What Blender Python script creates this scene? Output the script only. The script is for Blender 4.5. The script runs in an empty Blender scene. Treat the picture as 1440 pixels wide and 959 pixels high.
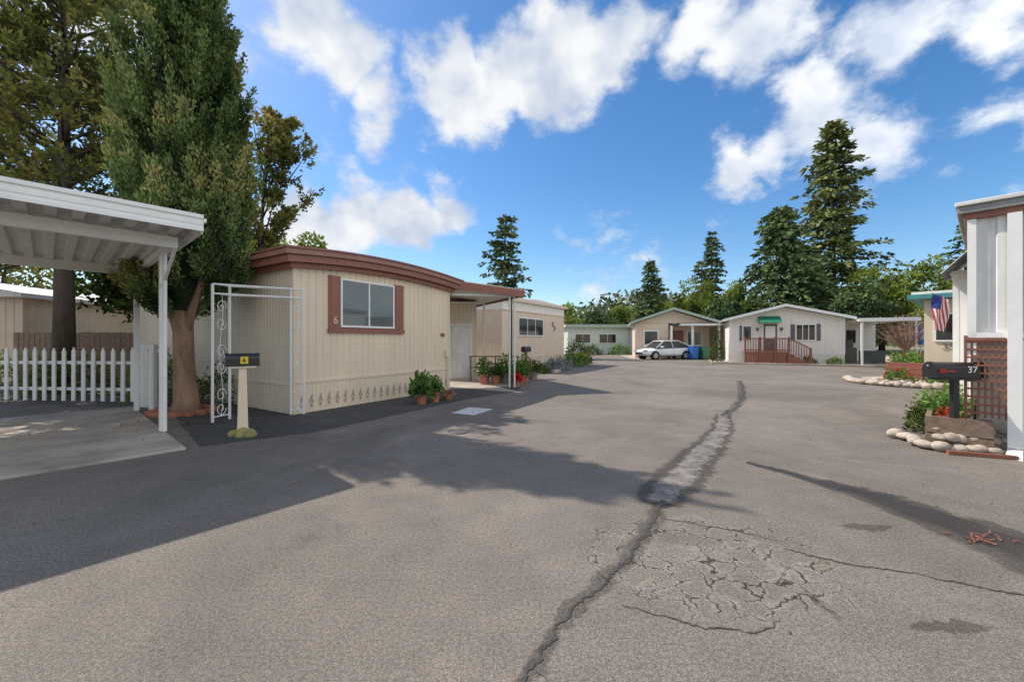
import bpy, math, random
import numpy as np
from mathutils import Vector, Matrix
random.seed(7); rng=np.random.default_rng(7)
S=bpy.context.scene; COL=S.collection
S.view_settings.view_transform='Standard'; S.view_settings.look='None'; S.view_settings.exposure=0
R=math.radians
# ------------------------------------------------------------------ materials
def nodes(m):
    m.use_nodes=True; nt=m.node_tree; nt.nodes.clear(); return nt,nt.nodes,nt.links
def mat(name,col,rough=.7,var=.12,scale=6,bump=.0,bscale=60,metal=0,spec=.5,stretch=None):
    m=bpy.data.materials.new(name); nt,N,L=nodes(m)
    o=N.new('ShaderNodeOutputMaterial'); b=N.new('ShaderNodeBsdfPrincipled'); L.new(b.outputs[0],o.inputs[0])
    b.inputs['Roughness'].default_value=rough; b.inputs['Metallic'].default_value=metal
    b.inputs['Specular IOR Level'].default_value=spec
    tc=N.new('ShaderNodeTexCoord'); mp=N.new('ShaderNodeMapping'); L.new(tc.outputs['Object'],mp.inputs[0])
    if stretch: mp.inputs['Scale'].default_value=stretch
    n=N.new('ShaderNodeTexNoise'); n.inputs['Scale'].default_value=scale; n.inputs['Detail'].default_value=4; n.inputs['Roughness'].default_value=.65
    L.new(mp.outputs[0],n.inputs['Vector'])
    r=N.new('ShaderNodeValToRGB'); r.color_ramp.elements[0].position=.3; r.color_ramp.elements[1].position=.7
    r.color_ramp.elements[0].color=tuple(c*(1-var) for c in col)+(1,); r.color_ramp.elements[1].color=tuple(min(1,c*(1+var)) for c in col)+(1,)
    L.new(n.outputs[0],r.inputs[0]); L.new(r.outputs[0],b.inputs['Base Color'])
    if bump:
        n2=N.new('ShaderNodeTexNoise'); n2.inputs['Scale'].default_value=bscale; n2.inputs['Detail'].default_value=2
        L.new(tc.outputs['Object'],n2.inputs['Vector'])
        bp=N.new('ShaderNodeBump'); bp.inputs['Strength'].default_value=bump; bp.inputs['Distance'].default_value=.02
        L.new(n2.outputs[0],bp.inputs['Height']); L.new(bp.outputs[0],b.inputs['Normal'])
    return m
def leafmat(name,dark,light,trans=0,nscale=1.2,tip=None):
    m=bpy.data.materials.new(name); nt,N,L=nodes(m)
    o=N.new('ShaderNodeOutputMaterial'); d=N.new('ShaderNodeBsdfDiffuse')
    a=N.new('ShaderNodeAttribute'); a.attribute_name='shade'
    tc=N.new('ShaderNodeTexCoord'); n=N.new('ShaderNodeTexNoise'); n.inputs['Scale'].default_value=nscale; n.inputs['Detail'].default_value=0
    L.new(tc.outputs['Object'],n.inputs['Vector'])
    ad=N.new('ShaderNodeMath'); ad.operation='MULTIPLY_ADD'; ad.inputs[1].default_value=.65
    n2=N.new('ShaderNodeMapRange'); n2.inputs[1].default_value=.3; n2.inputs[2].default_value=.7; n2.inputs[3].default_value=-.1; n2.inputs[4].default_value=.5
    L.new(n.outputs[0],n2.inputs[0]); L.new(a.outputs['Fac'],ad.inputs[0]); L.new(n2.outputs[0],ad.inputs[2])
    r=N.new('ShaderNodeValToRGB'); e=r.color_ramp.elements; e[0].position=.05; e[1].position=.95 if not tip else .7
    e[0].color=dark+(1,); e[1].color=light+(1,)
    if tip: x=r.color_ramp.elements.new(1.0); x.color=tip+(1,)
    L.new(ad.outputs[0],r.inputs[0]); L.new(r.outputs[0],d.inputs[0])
    if trans>0:
        t=N.new('ShaderNodeBsdfTranslucent'); mx=N.new('ShaderNodeMixShader'); mx.inputs[0].default_value=trans
        L.new(r.outputs[0],t.inputs[0]); L.new(d.outputs[0],mx.inputs[1]); L.new(t.outputs[0],mx.inputs[2]); L.new(mx.outputs[0],o.inputs[0])
    else: L.new(d.outputs[0],o.inputs[0])
    return m
def glassmat():
    m=bpy.data.materials.new('window_glass'); nt,N,L=nodes(m)
    o=N.new('ShaderNodeOutputMaterial'); t=N.new('ShaderNodeBsdfTransparent'); t.inputs[0].default_value=(.7,.75,.76,1)
    g=N.new('ShaderNodeBsdfGlossy'); g.inputs['Roughness'].default_value=.03; mx=N.new('ShaderNodeMixShader')
    f=N.new('ShaderNodeFresnel'); f.inputs[0].default_value=1.7
    L.new(f.outputs[0],mx.inputs[0]); L.new(t.outputs[0],mx.inputs[1]); L.new(g.outputs[0],mx.inputs[2]); L.new(mx.outputs[0],o.inputs[0])
    return m
M={}
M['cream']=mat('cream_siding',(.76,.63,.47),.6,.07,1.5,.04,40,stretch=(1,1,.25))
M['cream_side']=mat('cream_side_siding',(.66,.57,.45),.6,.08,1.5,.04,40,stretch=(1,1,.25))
M['brown']=mat('brown_trim_paint',(.27,.105,.07),.5,.14,5,.05)
M['brown_top']=mat('brown_roof_edge',(.31,.15,.11),.5,.14,5)
M['white']=mat('white_paint',(.82,.81,.78),.5,.05,4,.02)
M['offwhite']=mat('offwhite_siding',(.80,.76,.69),.6,.05,2,.03,stretch=(1,1,.3))
M['greywhite']=mat('weathered_white_metal',(.68,.67,.64),.5,.14,5,.04,stretch=(1,1,.3))
M['tan']=mat('tan_siding',(.70,.56,.43),.6,.07,2,.03)
M['glass']=glassmat()
M['dark']=mat('dark_interior',(.03,.03,.033),.3,.2)
M['room']=mat('dim_room',(.11,.12,.13),.5,.3,3)
M['blind']=mat('window_blind',(.66,.68,.70),.6,.03)
M['black']=mat('black_metal',(.02,.02,.022),.35,.2)
M['concrete']=mat('concrete',(.38,.335,.28),.85,.34,1.2,.25,90)
M['lid']=mat('concrete_lid',(.60,.59,.56),.85,.15,9,.2,90)
M['lattice']=mat('brown_wood',(.25,.095,.06),.6,.2,8)
M['wood']=mat('weathered_wood',(.20,.14,.10),.8,.3,9,.2)
M['bark']=mat('bark',(.30,.185,.125),.95,.35,7,.9,14,stretch=(1,1,.2))
M['barkdark']=mat('bark_dark',(.09,.07,.055),.95,.35,7,.6,14,stretch=(1,1,.2))
M['terra']=mat('terracotta',(.42,.17,.10),.8,.2,9,.1)
M['potgrey']=mat('grey_pot',(.26,.24,.21),.8,.2,9,.1)
M['stone']=mat('river_stone',(.44,.37,.30),.8,.45,4,.2,40)
M['soil']=mat('bark_mulch',(.13,.08,.055),.95,.4,20,.8,60)
M['roofgrey']=mat('roof_grey',(.28,.28,.27),.8,.15,4)
M['roofgreen']=mat('roof_green',(.36,.44,.36),.7,.1,3)
M['teal']=mat('teal_trim',(.06,.25,.25),.5,.1)
M['awngreen']=mat('green_awning',(.015,.20,.11),.6,.1)
M['yellow']=mat('yellow_label',(.75,.55,.02),.5,.05)
M['blue']=mat('blue_plastic',(.02,.13,.48),.45,.1)
M['green']=mat('green_plastic',(.03,.13,.07),.45,.1)
M['red']=mat('red_paint',(.55,.03,.03),.5,.1)
M['carpaint']=mat('white_car_paint',(.80,.81,.82),.18,.02,3,spec=.7)
M['tyre']=mat('tyre_rubber',(.02,.02,.02),.8,.2)
M['chrome']=mat('alloy',(.55,.56,.57),.3,.1,metal=.8)
M['gravel']=mat('gravel',(.42,.37,.31),.9,.35,28,.5,60)
M['teal2']=mat('pale_green_siding',(.58,.65,.57),.6,.06,2)
M['stripeblue']=mat('flag_blue',(.03,.05,.25),.8,.1)
# ------------------------------------------------------------------ helpers
def link(o,parent=None):
    COL.objects.link(o)
    if parent: o.parent=parent
    return o
def empty(name,x=0,y=0,z=0,rot=0):
    e=bpy.data.objects.new(name,None); e.location=(x,y,z); e.rotation_euler=(0,0,R(rot)); e.empty_display_size=.3
    return link(e)
def meshobj(name,v,f,m,parent=None,smooth=False,mi=None):
    me=bpy.data.meshes.new(name); me.from_pydata([tuple(p) for p in v],[],f)
    for k in (m if isinstance(m,(list,tuple)) else [m]): me.materials.append(k)
    if mi: me.polygons.foreach_set('material_index',mi)
    if smooth: me.polygons.foreach_set('use_smooth',[True]*len(f))
    me.update(); return link(bpy.data.objects.new(name,me),parent)
def bevel(o,w=.01,seg=2):
    b=o.modifiers.new('bevel','BEVEL'); b.width=w; b.segments=seg; b.limit_method='ANGLE'; return o
BF=[(0,3,2,1),(4,5,6,7),(0,1,5,4),(1,2,6,5),(2,3,7,6),(3,0,4,7)]
def box(name,x0,x1,y0,y1,z0,z1,m,parent=None,bev=0):
    v=[(x0,y0,z0),(x1,y0,z0),(x1,y1,z0),(x0,y1,z0),(x0,y0,z1),(x1,y0,z1),(x1,y1,z1),(x0,y1,z1)]
    o=meshobj(name,v,BF,m,parent)
    if bev: bevel(o,bev)
    return o
class MB:
    """mesh builder collecting many boxes/tubes in one mesh"""
    def __init__(s): s.v=[]; s.f=[]; s.mi=[]
    def add(s,v,f,mi=0):
        n=len(s.v); s.v+= [tuple(p) for p in v]; s.f+=[tuple(i+n for i in q) for q in f]; s.mi+=[mi]*len(f)
    def box(s,x0,x1,y0,y1,z0,z1,mi=0):
        s.add([(x0,y0,z0),(x1,y0,z0),(x1,y1,z0),(x0,y1,z0),(x0,y0,z1),(x1,y0,z1),(x1,y1,z1),(x0,y1,z1)],BF,mi)
    def tube(s,pts,rad,n=8,mi=0,cap=True):
        pts=[Vector(p) for p in pts]; k=len(pts); rr=rad if isinstance(rad,(list,tuple)) else [rad]*k
        vs=[];fs=[]
        for i,p in enumerate(pts):
            t=(pts[min(i+1,k-1)]-pts[max(i-1,0)]).normalized()
            a=t.orthogonal().normalized() if i==0 else (a-t*a.dot(t)).normalized()
            b=t.cross(a)
            for j in range(n):
                w=2*math.pi*j/n; vs.append(p+(a*math.cos(w)+b*math.sin(w))*rr[i])
        for i in range(k-1):
            for j in range(n):
                fs.append((i*n+j,i*n+(j+1)%n,(i+1)*n+(j+1)%n,(i+1)*n+j))
        if cap: fs.append(tuple(range(n))[::-1]); fs.append(tuple((k-1)*n+j for j in range(n)))
        s.add(vs,fs,mi)
    def lathe(s,prof,c=(0,0,0),n=16,mi=0):
        vs=[];fs=[]
        for r,z in prof:
            for j in range(n): w=2*math.pi*j/n; vs.append((c[0]+r*math.cos(w),c[1]+r*math.sin(w),c[2]+z))
        for i in range(len(prof)-1):
            for j in range(n): fs.append((i*n+j,i*n+(j+1)%n,(i+1)*n+(j+1)%n,(i+1)*n+j))
        s.add(vs,fs,mi)
    def obj(s,name,m,parent=None,smooth=False):
        return meshobj(name,s.v,s.f,m,parent,smooth,s.mi)
def corr(name,axis,a0,a1,z0,z1,c,m,parent,pitch=.2,depth=.015,sign=-1,groove=.2):
    pts=[];a=a0
    while a<a1-1e-4:
        for t,h in ((0,0),(1-groove-.08,0),(1-groove,1),(.94,1)):
            q=a+t*pitch
            if q<a1: pts.append((q,h))
        a+=pitch
    pts.append((a1,0)); v=[]
    for q,h in pts:
        off=c-sign*h*depth
        zt=z1(q) if callable(z1) else z1
        for z in (z0,zt): v.append((q,off,z) if axis=='x' else (off,q,z))
    f=[(2*i,2*i+2,2*i+3,2*i+1) for i in range(len(pts)-1)]
    return meshobj(name,v,f,m,parent)
def prism(name,poly,axis,a0,a1,m,parent,bev=0):
    n=len(poly); v=[]
    for a in (a0,a1):
        for p,z in poly: v.append((p,a,z) if axis=='y' else (a,p,z))
    f=[tuple(range(n)),tuple(range(2*n-1,n-1,-1))]+[(i,i+n,(i+1)%n+n,(i+1)%n) for i in range(n)]
    o=meshobj(name,v,f,m,parent)
    if bev: bevel(o,bev)
    return o
def window(name,x0,x1,z0,z1,y,parent,frame=.05,panes=2,blinds=True,fm='white',inner='room',proud=.03):
    mb=MB(); f=frame
    mb.box(x0-f,x1+f,y-proud,y+.02,z1,z1+f); mb.box(x0-f,x1+f,y-proud-.01,y+.02,z0-f,z0)
    mb.box(x0-f,x0,y-proud,y+.02,z0,z1); mb.box(x1,x1+f,y-proud,y+.02,z0,z1)
    for i in range(1,panes):
        q=x0+(x1-x0)*i/panes; mb.box(q-.02,q+.02,y-proud+.004,y+.015,z0,z1)
    mb.obj(name+'_frame',M[fm],parent)
    box(name+'_room',x0,x1,y-.004,y+.01,z0,z1,M[inner],parent)
    if blinds:
        mb=MB(); z=z0+.01
        while z<z1-.02: 
            mb.add([(x0+.01,y-.008,z),(x1-.01,y-.008,z),(x1-.01,y-.014,z+.028),(x0+.01,y-.014,z+.028)],[(0,1,2,3)]); z+=.036
        mb.obj(name+'_blinds',M['blind'],parent)
    meshobj(name+'_glass',[(x0,y-proud+.008,z0),(x1,y-proud+.008,z0),(x1,y-proud+.008,z1),(x0,y-proud+.008,z1)],[(0,1,2,3)],M['glass'],parent)
def text(name,s,size,loc,rot,m,parent,ext=.003):
    c=bpy.data.curves.new(name,'FONT'); c.body=s; c.size=size; c.extrude=ext; c.align_x='CENTER'; c.align_y='CENTER'
    o=bpy.data.objects.new(name,c); o.location=loc; o.rotation_euler=rot; c.materials.append(m); return link(o,parent)
def sheet(name,pts,z,m,jag=0,parent=None):
    p=[]
    for i,(x,y) in enumerate(pts):
        x2,y2=pts[(i+1)%len(pts)]
        n=max(1,int(math.hypot(x2-x,y2-y)/.12)) if jag else 1
        for k in range(n):
            t=k/n; p.append((x+(x2-x)*t+random.uniform(-jag,jag),y+(y2-y)*t+random.uniform(-jag,jag),z))
    return meshobj(name,p,[tuple(range(len(p)))],m,parent)
# --------------------------------------------------------- foliage
def cards(name,P,D,L,W,m,parent=None,shade=None):
    P=np.asarray(P,float); D=np.asarray(D,float); n=len(P)
    D=D/(np.linalg.norm(D,axis=1,keepdims=True)+1e-9)
    r=rng.normal(size=(n,3)); s=np.cross(D,r); s/= (np.linalg.norm(s,axis=1,keepdims=True)+1e-9)
    L=np.broadcast_to(L,(n,)).reshape(n,1)*rng.uniform(.6,1.3,(n,1)); W=np.broadcast_to(W,(n,)).reshape(n,1)*rng.uniform(.6,1.3,(n,1))
    V=np.stack([P,P+D*L*.45+s*W*.5,P+D*L,P+D*L*.45-s*W*.5],1).reshape(-1,3)
    me=bpy.data.meshes.new(name); me.vertices.add(4*n); me.vertices.foreach_set('co',V.ravel())
    me.loops.add(4*n); me.loops.foreach_set('vertex_index',np.arange(4*n)); me.polygons.add(n)
    me.polygons.foreach_set('loop_start',np.arange(n)*4); me.polygons.foreach_set('loop_total',np.full(n,4))
    me.materials.append(m); me.update()
    a=me.attributes.new('shade','FLOAT','FACE')
    if shade is None: shade=rng.uniform(0,1,n)
    a.data.foreach_set('value',np.asarray(shade,dtype=np.float32)); me.validate()
    return link(bpy.data.objects.new(name,me),parent)
def unit(n):
    v=rng.normal(size=(n,3)); return v/np.linalg.norm(v,axis=1,keepdims=True)
def broadleaf(name,x,y,h,rad,m,n=9000,leaf=.3,base=.25,blobs=26,trunk='barkdark'):
    e=empty(name,x,y); mb=MB(); top=Vector((0,0,h*.55)); mb.tube([(0,0,-.1),(.1,0,h*.3),top],[rad*.08+.05,rad*.06+.04,rad*.03],8)
    P=[];D=[];SH=[]
    zc=h*(base+(1-base)/2); zr=h*(1-base)/2
    for i in range(blobs):
        u=unit(1)[0]; u*=rng.uniform(.45,.9); c=np.array([u[0]*rad,u[1]*rad,zc+u[2]*zr]); r=rad*rng.uniform(.16,.38)
        k=n//blobs; d=unit(k); rr=r*rng.uniform(.5,1.2,(k,1)); P.append(c+d*rr*np.array([1,1,.8])); D.append(d+rng.normal(size=(k,3))*.7+np.array([0,0,-.2]))
        SH.append(rng.uniform(0,.6,k)+rng.uniform(0,.4)+.15*d[:,2])
        if i%2==0: mb.tube([top*.7,Vector(c*.6)+top*.2,Vector(c)],[rad*.03,rad*.02,.02],5)
    mb.obj('trunk_and_limbs',M[trunk],e,True)
    cards('foliage',np.concatenate(P),np.concatenate(D),leaf,leaf*.6,m,e,np.concatenate(SH)); return e
def conifer(name,x,y,h,rad,m,levels=34,per=7,leaf=.55,base=.12,droop=.25,dens=26,power=.8,ragged=.3):
    e=empty(name,x,y); mb=MB(); mb.tube([(0,0,-.1),(0,0,h*.5),(0,0,h*.99)],[h*.016+.05,h*.009+.03,.02],8)
    P=[];D=[];SH=[]
    lean=rng.uniform(0,6.28)
    for i in range(levels):
        t=(i+rng.uniform(-.3,.3))/levels; t=min(max(t,0),.985); z=h*(base+(1-base)*t)
        rl=rad*((1-t)**power)*(1.0 if t>.15 else .6+t*2.7)*rng.uniform(.75,1.15)
        for j in range(per):
            a=rng.uniform(0,2*math.pi); l=max(.22,rl*rng.uniform(1-ragged*1.7,1+ragged*.5))*(1+.15*math.cos(a-lean+t*6))
            up=.25*t; k=max(8,int(dens*(.35+l/rad))); s=rng.uniform(.1,1,k)**.75
            dirv=np.array([math.cos(a),math.sin(a),0]); side=np.array([-math.sin(a),math.cos(a),0])
            zz=z+l*(up*s-droop*s*s*1.2); w=l*.22*(1.05-s*.7)
            off=rng.uniform(-1,1,k)*w
            p=dirv*(l*s)[:,None]+side*off[:,None]; p[:,2]=zz+rng.uniform(-.5,.2,k)*leaf*.6-np.abs(off)*.25
            d=dirv*.7+side*np.sign(off)[:,None]*.8+np.array([0,0,-.35])+rng.normal(size=(k,3))*.35
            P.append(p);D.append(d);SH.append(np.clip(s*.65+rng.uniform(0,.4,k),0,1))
            if j%2==0 and l>.8: mb.tube([(0,0,z),(dirv[0]*l*.5,dirv[1]*l*.5,z+l*(up*.5-droop*.3)),(dirv[0]*l*.9,dirv[1]*l*.9,z+l*(up*.9-droop*.97))],[.07,.04,.015],4)
    mb.obj('trunk_and_limbs',M['barkdark'],e,True)
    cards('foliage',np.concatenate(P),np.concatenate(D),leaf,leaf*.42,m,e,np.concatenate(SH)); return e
def spray_tree(name,x,y,h,rad,m,nb=110,z0=.25,leaf=.11,lpb=330,up=.5,trunkr=.25,lean=(0,0),bark='barkdark',fill=.2,az=None):
    e=empty(name,x,y); mb=MB(); ax=lambda t:Vector((lean[0]*t,lean[1]*t,h*t))
    mb.tube([ax(0)-Vector((0,0,.1)),ax(.3),ax(.6),ax(.97)],[trunkr,trunkr*.75,trunkr*.45,.02],9)
    P=[];D=[];SH=[]
    for i in range(nb):
        t=rng.uniform(z0,.97); a=rng.uniform(0,2*math.pi) if az is None else az+rng.normal()*.7
        prof=math.sin(math.pi*min(1,max(.0,(t-z0)/(1-z0))*.8+.2))**.7
        l=rad*prof*rng.uniform(.55,1.1); o=np.array(ax(t)); d=np.array([math.cos(a),math.sin(a),up*rng.uniform(.5,1.5)]); d/=np.linalg.norm(d)
        b2=d+np.array([0,0,.35]); b2/=np.linalg.norm(b2); mid=o+d*l*.55; end=mid+b2*l*.5
        mb.tube([o,mid,end],[trunkr*.16+.01,.02,.006],4)
        nsub=9
        for q in range(nsub):
            s=rng.uniform(fill,1); c=mid+(end-mid)*(s-.55)/.45 if s>.55 else o+(mid-o)*s/.55
            sd=d*.6+unit(1)[0]*.8+np.array([0,0,.5]); sd/=np.linalg.norm(sd); sl=rng.uniform(.3,.75)*min(1,l*.5)
            k=lpb//nsub; u=rng.uniform(0,1,k); P.append(c+sd*(sl*u)[:,None]+rng.normal(size=(k,3))*(.08*(1.1-u))[:,None]*min(1.5,l*.6)); D.append(sd+rng.normal(size=(k,3))*.6)
            SH.append(np.clip(u*.5+rng.uniform(0,.5,k),0,1))
    mb.obj('trunk_and_limbs',M[bark],e,True)
    cards('foliage',np.concatenate(P),np.concatenate(D),leaf,leaf*.45,m,e,np.concatenate(SH)); return e
L_cyp=leafmat('cypress_leaf',(.014,.030,.011),(.18,.245,.085),0,1.2,tip=(.36,.32,.12))
L_olive=leafmat('olive_spray_leaf',(.05,.07,.022),(.28,.30,.09),.3,.8,tip=(.42,.32,.11))
L_yg=leafmat('yellowgreen_leaf',(.06,.10,.025),(.34,.40,.08),.3,.5)
L_dark=leafmat('deodar_leaf',(.025,.055,.028),(.16,.215,.09),0,.3)
L_red=leafmat('redwood_leaf',(.04,.07,.03),(.23,.26,.095),0,.25)
L_green=leafmat('garden_leaf',(.04,.10,.025),(.20,.33,.09),.2,4)
L_lav=leafmat('lavender_leaf',(.12,.14,.12),(.34,.36,.34),0,4)
L_pink=leafmat('bud_twig_leaf',(.24,.13,.10),(.48,.32,.25),0,3)
L_flower=leafmat('yellow_flower',(.45,.33,.02),(.8,.62,.05),0,3)
L_rflow=leafmat('red_flower',(.45,.02,.02),(.7,.07,.05),0,3)
L_hedge=leafmat('shade_shrub_leaf',(.03,.05,.02),(.14,.18,.05),0,.8)
def shrub(name,x,y,z,r,h,m,n=700,leaf=.09,extra=None):
    e=empty(name,x,y,z)
    k=n; d=unit(k); d[:,2]=np.abs(d[:,2]); rr=rng.uniform(.45,1,(k,1))**.5*(1+.3*np.sin(d[:,0:1]*7+x)*np.cos(d[:,1:2]*5+y))
    P=d*rr*np.array([r,r,h]); D=d+rng.normal(size=(k,3))*.6
    cards('foliage',P,D,leaf,leaf*.5,m,e,np.clip(rr[:,0]*.5+rng.uniform(0,.5,k),0,1))
    mb=MB()
    for i in range(7):
        v=P[i]*.9; mb.tube([(0,0,-.02),tuple(v*.5),tuple(v)],[.012,.008,.004],4)
    mb.obj('stems',M['wood'],e)
    if extra:
        k=n//8; d=unit(k); d[:,2]=np.abs(d[:,2]); cards('blossoms',d*np.array([r,r,h])*1.02,d,leaf*.7,leaf*.6,extra,e)
    return e
# ------------------------------------------------------------------ world
SUNAZ=-62.5; SUNEL=47.5
w=bpy.data.worlds.new('World'); S.world=w; w.use_nodes=True; nt=w.node_tree; N=nt.nodes; L=nt.links; N.clear()
try: w.cycles.sampling_method='MANUAL'; w.cycles.sample_map_resolution=256
except Exception as ex: print(ex)
out=N.new('ShaderNodeOutputWorld'); bg=N.new('ShaderNodeBackground'); L.new(bg.outputs[0],out.inputs[0]); bg.inputs[1].default_value=.15
sky=N.new('ShaderNodeTexSky'); sky.sky_type='NISHITA'; sky.sun_disc=False; sky.sun_elevation=R(SUNEL); sky.sun_rotation=R(SUNAZ%360); sky.altitude=50; sky.air_density=1.0; sky.dust_density=.6; sky.ozone_density=2.5
tc=N.new('ShaderNodeTexCoord'); nrm=N.new('ShaderNodeVectorMath'); nrm.operation='NORMALIZE'; L.new(tc.outputs['Generated'],nrm.inputs[0])
def mth(op,a,b=None,c=None,clamp=False):
    n=N.new('ShaderNodeMath'); n.operation=op; n.use_clamp=clamp
    for i,q in enumerate((a,b,c)):
        if q is None: continue
        if isinstance(q,(int,float)): n.inputs[i].default_value=q
        else: L.new(q,n.inputs[i])
    return n.outputs[0]
wn=N.new('ShaderNodeTexNoise'); wn.inputs['Scale'].default_value=6; wn.inputs['Detail'].default_value=2; L.new(nrm.outputs[0],wn.inputs['Vector'])
ws=N.new('ShaderNodeVectorMath'); ws.operation='MULTIPLY_ADD'; ws.inputs[1].default_value=(.16,.16,.12); 
L.new(wn.outputs['Color'],ws.inputs[0]); sb=N.new('ShaderNodeVectorMath'); sb.operation='SUBTRACT'; sb.inputs[1].default_value=(.08,.08,.06)
L.new(nrm.outputs[0],sb.inputs[0]); L.new(sb.outputs[0],ws.inputs[2]); wd=ws.outputs[0]
# (azimuth deg, elevation deg, angular radius deg, weight)
CL=[(-27.4,36,5.2,.95),(-24,33,5.6,.95),(-18.7,29.4,4.2,.85),(-7.1,31.6,6.5,1),(-7.5,35,4.5,.9),(0,34.5,5.2,.95),(8.1,34.4,7,1),(14,36,5.2,.9),(4.1,30.3,4.5,.8),
(25.5,36,5,.85),(32,33,5.6,.9),(38,25,6.5,.8),(41.8,20.3,5.5,.72),(43,28.5,5.5,.65),(50,19.6,4.5,.6),(34.2,22.5,4,.7),
(-21.4,16.5,5.2,.9),(-14,17.1,4.7,.9),(-8.1,19.3,3.8,.8),(-28,15,6,.85),(28.2,20.9,3.8,.6),(51,27,6,.45),(-42,29,8,.8),(-37,10,9,.6),(15,9,10,.3),
(95,32,32,1.1),(120,18,20,1.1),(160,32,32,1.1),(-145,28,32,1.1)]  # wide clouds behind the camera, out of view, added to brighten shaded walls
acc=None
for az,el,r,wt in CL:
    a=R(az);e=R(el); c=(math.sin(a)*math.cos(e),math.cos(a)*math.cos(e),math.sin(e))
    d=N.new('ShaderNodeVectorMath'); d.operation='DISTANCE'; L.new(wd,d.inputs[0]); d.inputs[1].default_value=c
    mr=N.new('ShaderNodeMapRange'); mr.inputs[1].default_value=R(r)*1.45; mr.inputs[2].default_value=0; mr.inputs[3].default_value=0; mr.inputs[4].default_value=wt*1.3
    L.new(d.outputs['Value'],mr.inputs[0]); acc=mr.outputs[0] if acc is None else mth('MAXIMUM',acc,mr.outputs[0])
fn=N.new('ShaderNodeTexNoise'); fn.inputs['Scale'].default_value=8; fn.inputs['Detail'].default_value=6; fn.inputs['Roughness'].default_value=.58
mpp=N.new('ShaderNodeMapping'); mpp.inputs['Scale'].default_value=(1,1,1.4); L.new(nrm.outputs[0],mpp.inputs[0]); L.new(mpp.outputs[0],fn.inputs['Vector'])
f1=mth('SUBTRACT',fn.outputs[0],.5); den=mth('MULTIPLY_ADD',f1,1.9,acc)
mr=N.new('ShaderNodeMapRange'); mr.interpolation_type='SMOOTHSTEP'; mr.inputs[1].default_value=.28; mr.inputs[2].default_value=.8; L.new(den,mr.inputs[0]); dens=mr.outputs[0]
sh=N.new('ShaderNodeMapRange'); sh.inputs[1].default_value=.36; sh.inputs[2].default_value=.60
fn2=N.new('ShaderNodeTexNoise'); fn2.inputs['Scale'].default_value=9; fn2.inputs['Detail'].default_value=3
L.new(nrm.outputs[0],fn2.inputs['Vector']); L.new(fn2.outputs[0],sh.inputs[0])
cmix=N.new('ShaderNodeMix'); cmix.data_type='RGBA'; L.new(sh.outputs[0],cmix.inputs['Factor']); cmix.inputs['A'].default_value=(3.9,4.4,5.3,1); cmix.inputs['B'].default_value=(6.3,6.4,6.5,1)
a=R(SUNAZ);e=R(SUNEL); sd=Vector((math.sin(a)*math.cos(e),math.cos(a)*math.cos(e),math.sin(e)))
dp=N.new('ShaderNodeVectorMath'); dp.operation='DOT_PRODUCT'; L.new(nrm.outputs[0],dp.inputs[0]); dp.inputs[1].default_value=(math.sin(a),math.cos(a),0)
bm_=N.new('ShaderNodeMapRange'); bm_.inputs[1].default_value=.1; bm_.inputs[2].default_value=-.8; bm_.inputs[3].default_value=1; bm_.inputs[4].default_value=1.4; L.new(dp.outputs['Value'],bm_.inputs[0])  # clouds opposite the sun boosted for more fill on shaded walls
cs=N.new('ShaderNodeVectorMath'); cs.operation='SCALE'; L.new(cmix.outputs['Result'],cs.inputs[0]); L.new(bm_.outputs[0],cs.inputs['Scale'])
hs=N.new('ShaderNodeHueSaturation'); hs.inputs['Saturation'].default_value=1.28; hs.inputs['Value'].default_value=1.15; L.new(sky.outputs[0],hs.inputs['Color'])
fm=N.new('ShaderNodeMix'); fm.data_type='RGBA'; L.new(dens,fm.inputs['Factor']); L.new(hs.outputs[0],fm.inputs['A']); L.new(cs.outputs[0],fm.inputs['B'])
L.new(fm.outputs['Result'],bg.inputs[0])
sl=bpy.data.lights.new('sun','SUN'); sl.energy=5.0; sl.angle=R(.5); sl.color=(1,.92,.80)
so=bpy.data.objects.new('sun',sl); so.rotation_euler=sd.to_track_quat('Z','Y').to_euler(); so.location=sd*40; link(so)
# camera
cd=bpy.data.cameras.new('camera'); cd.lens=14; cd.sensor_width=36; cd.clip_end=3000; cd.clip_start=.05; cd.shift_y=-.001
co=bpy.data.objects.new('camera',cd); co.location=(0,0,1.5); co.rotation_euler=(R(90),0,0); link(co); S.camera=co
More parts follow.
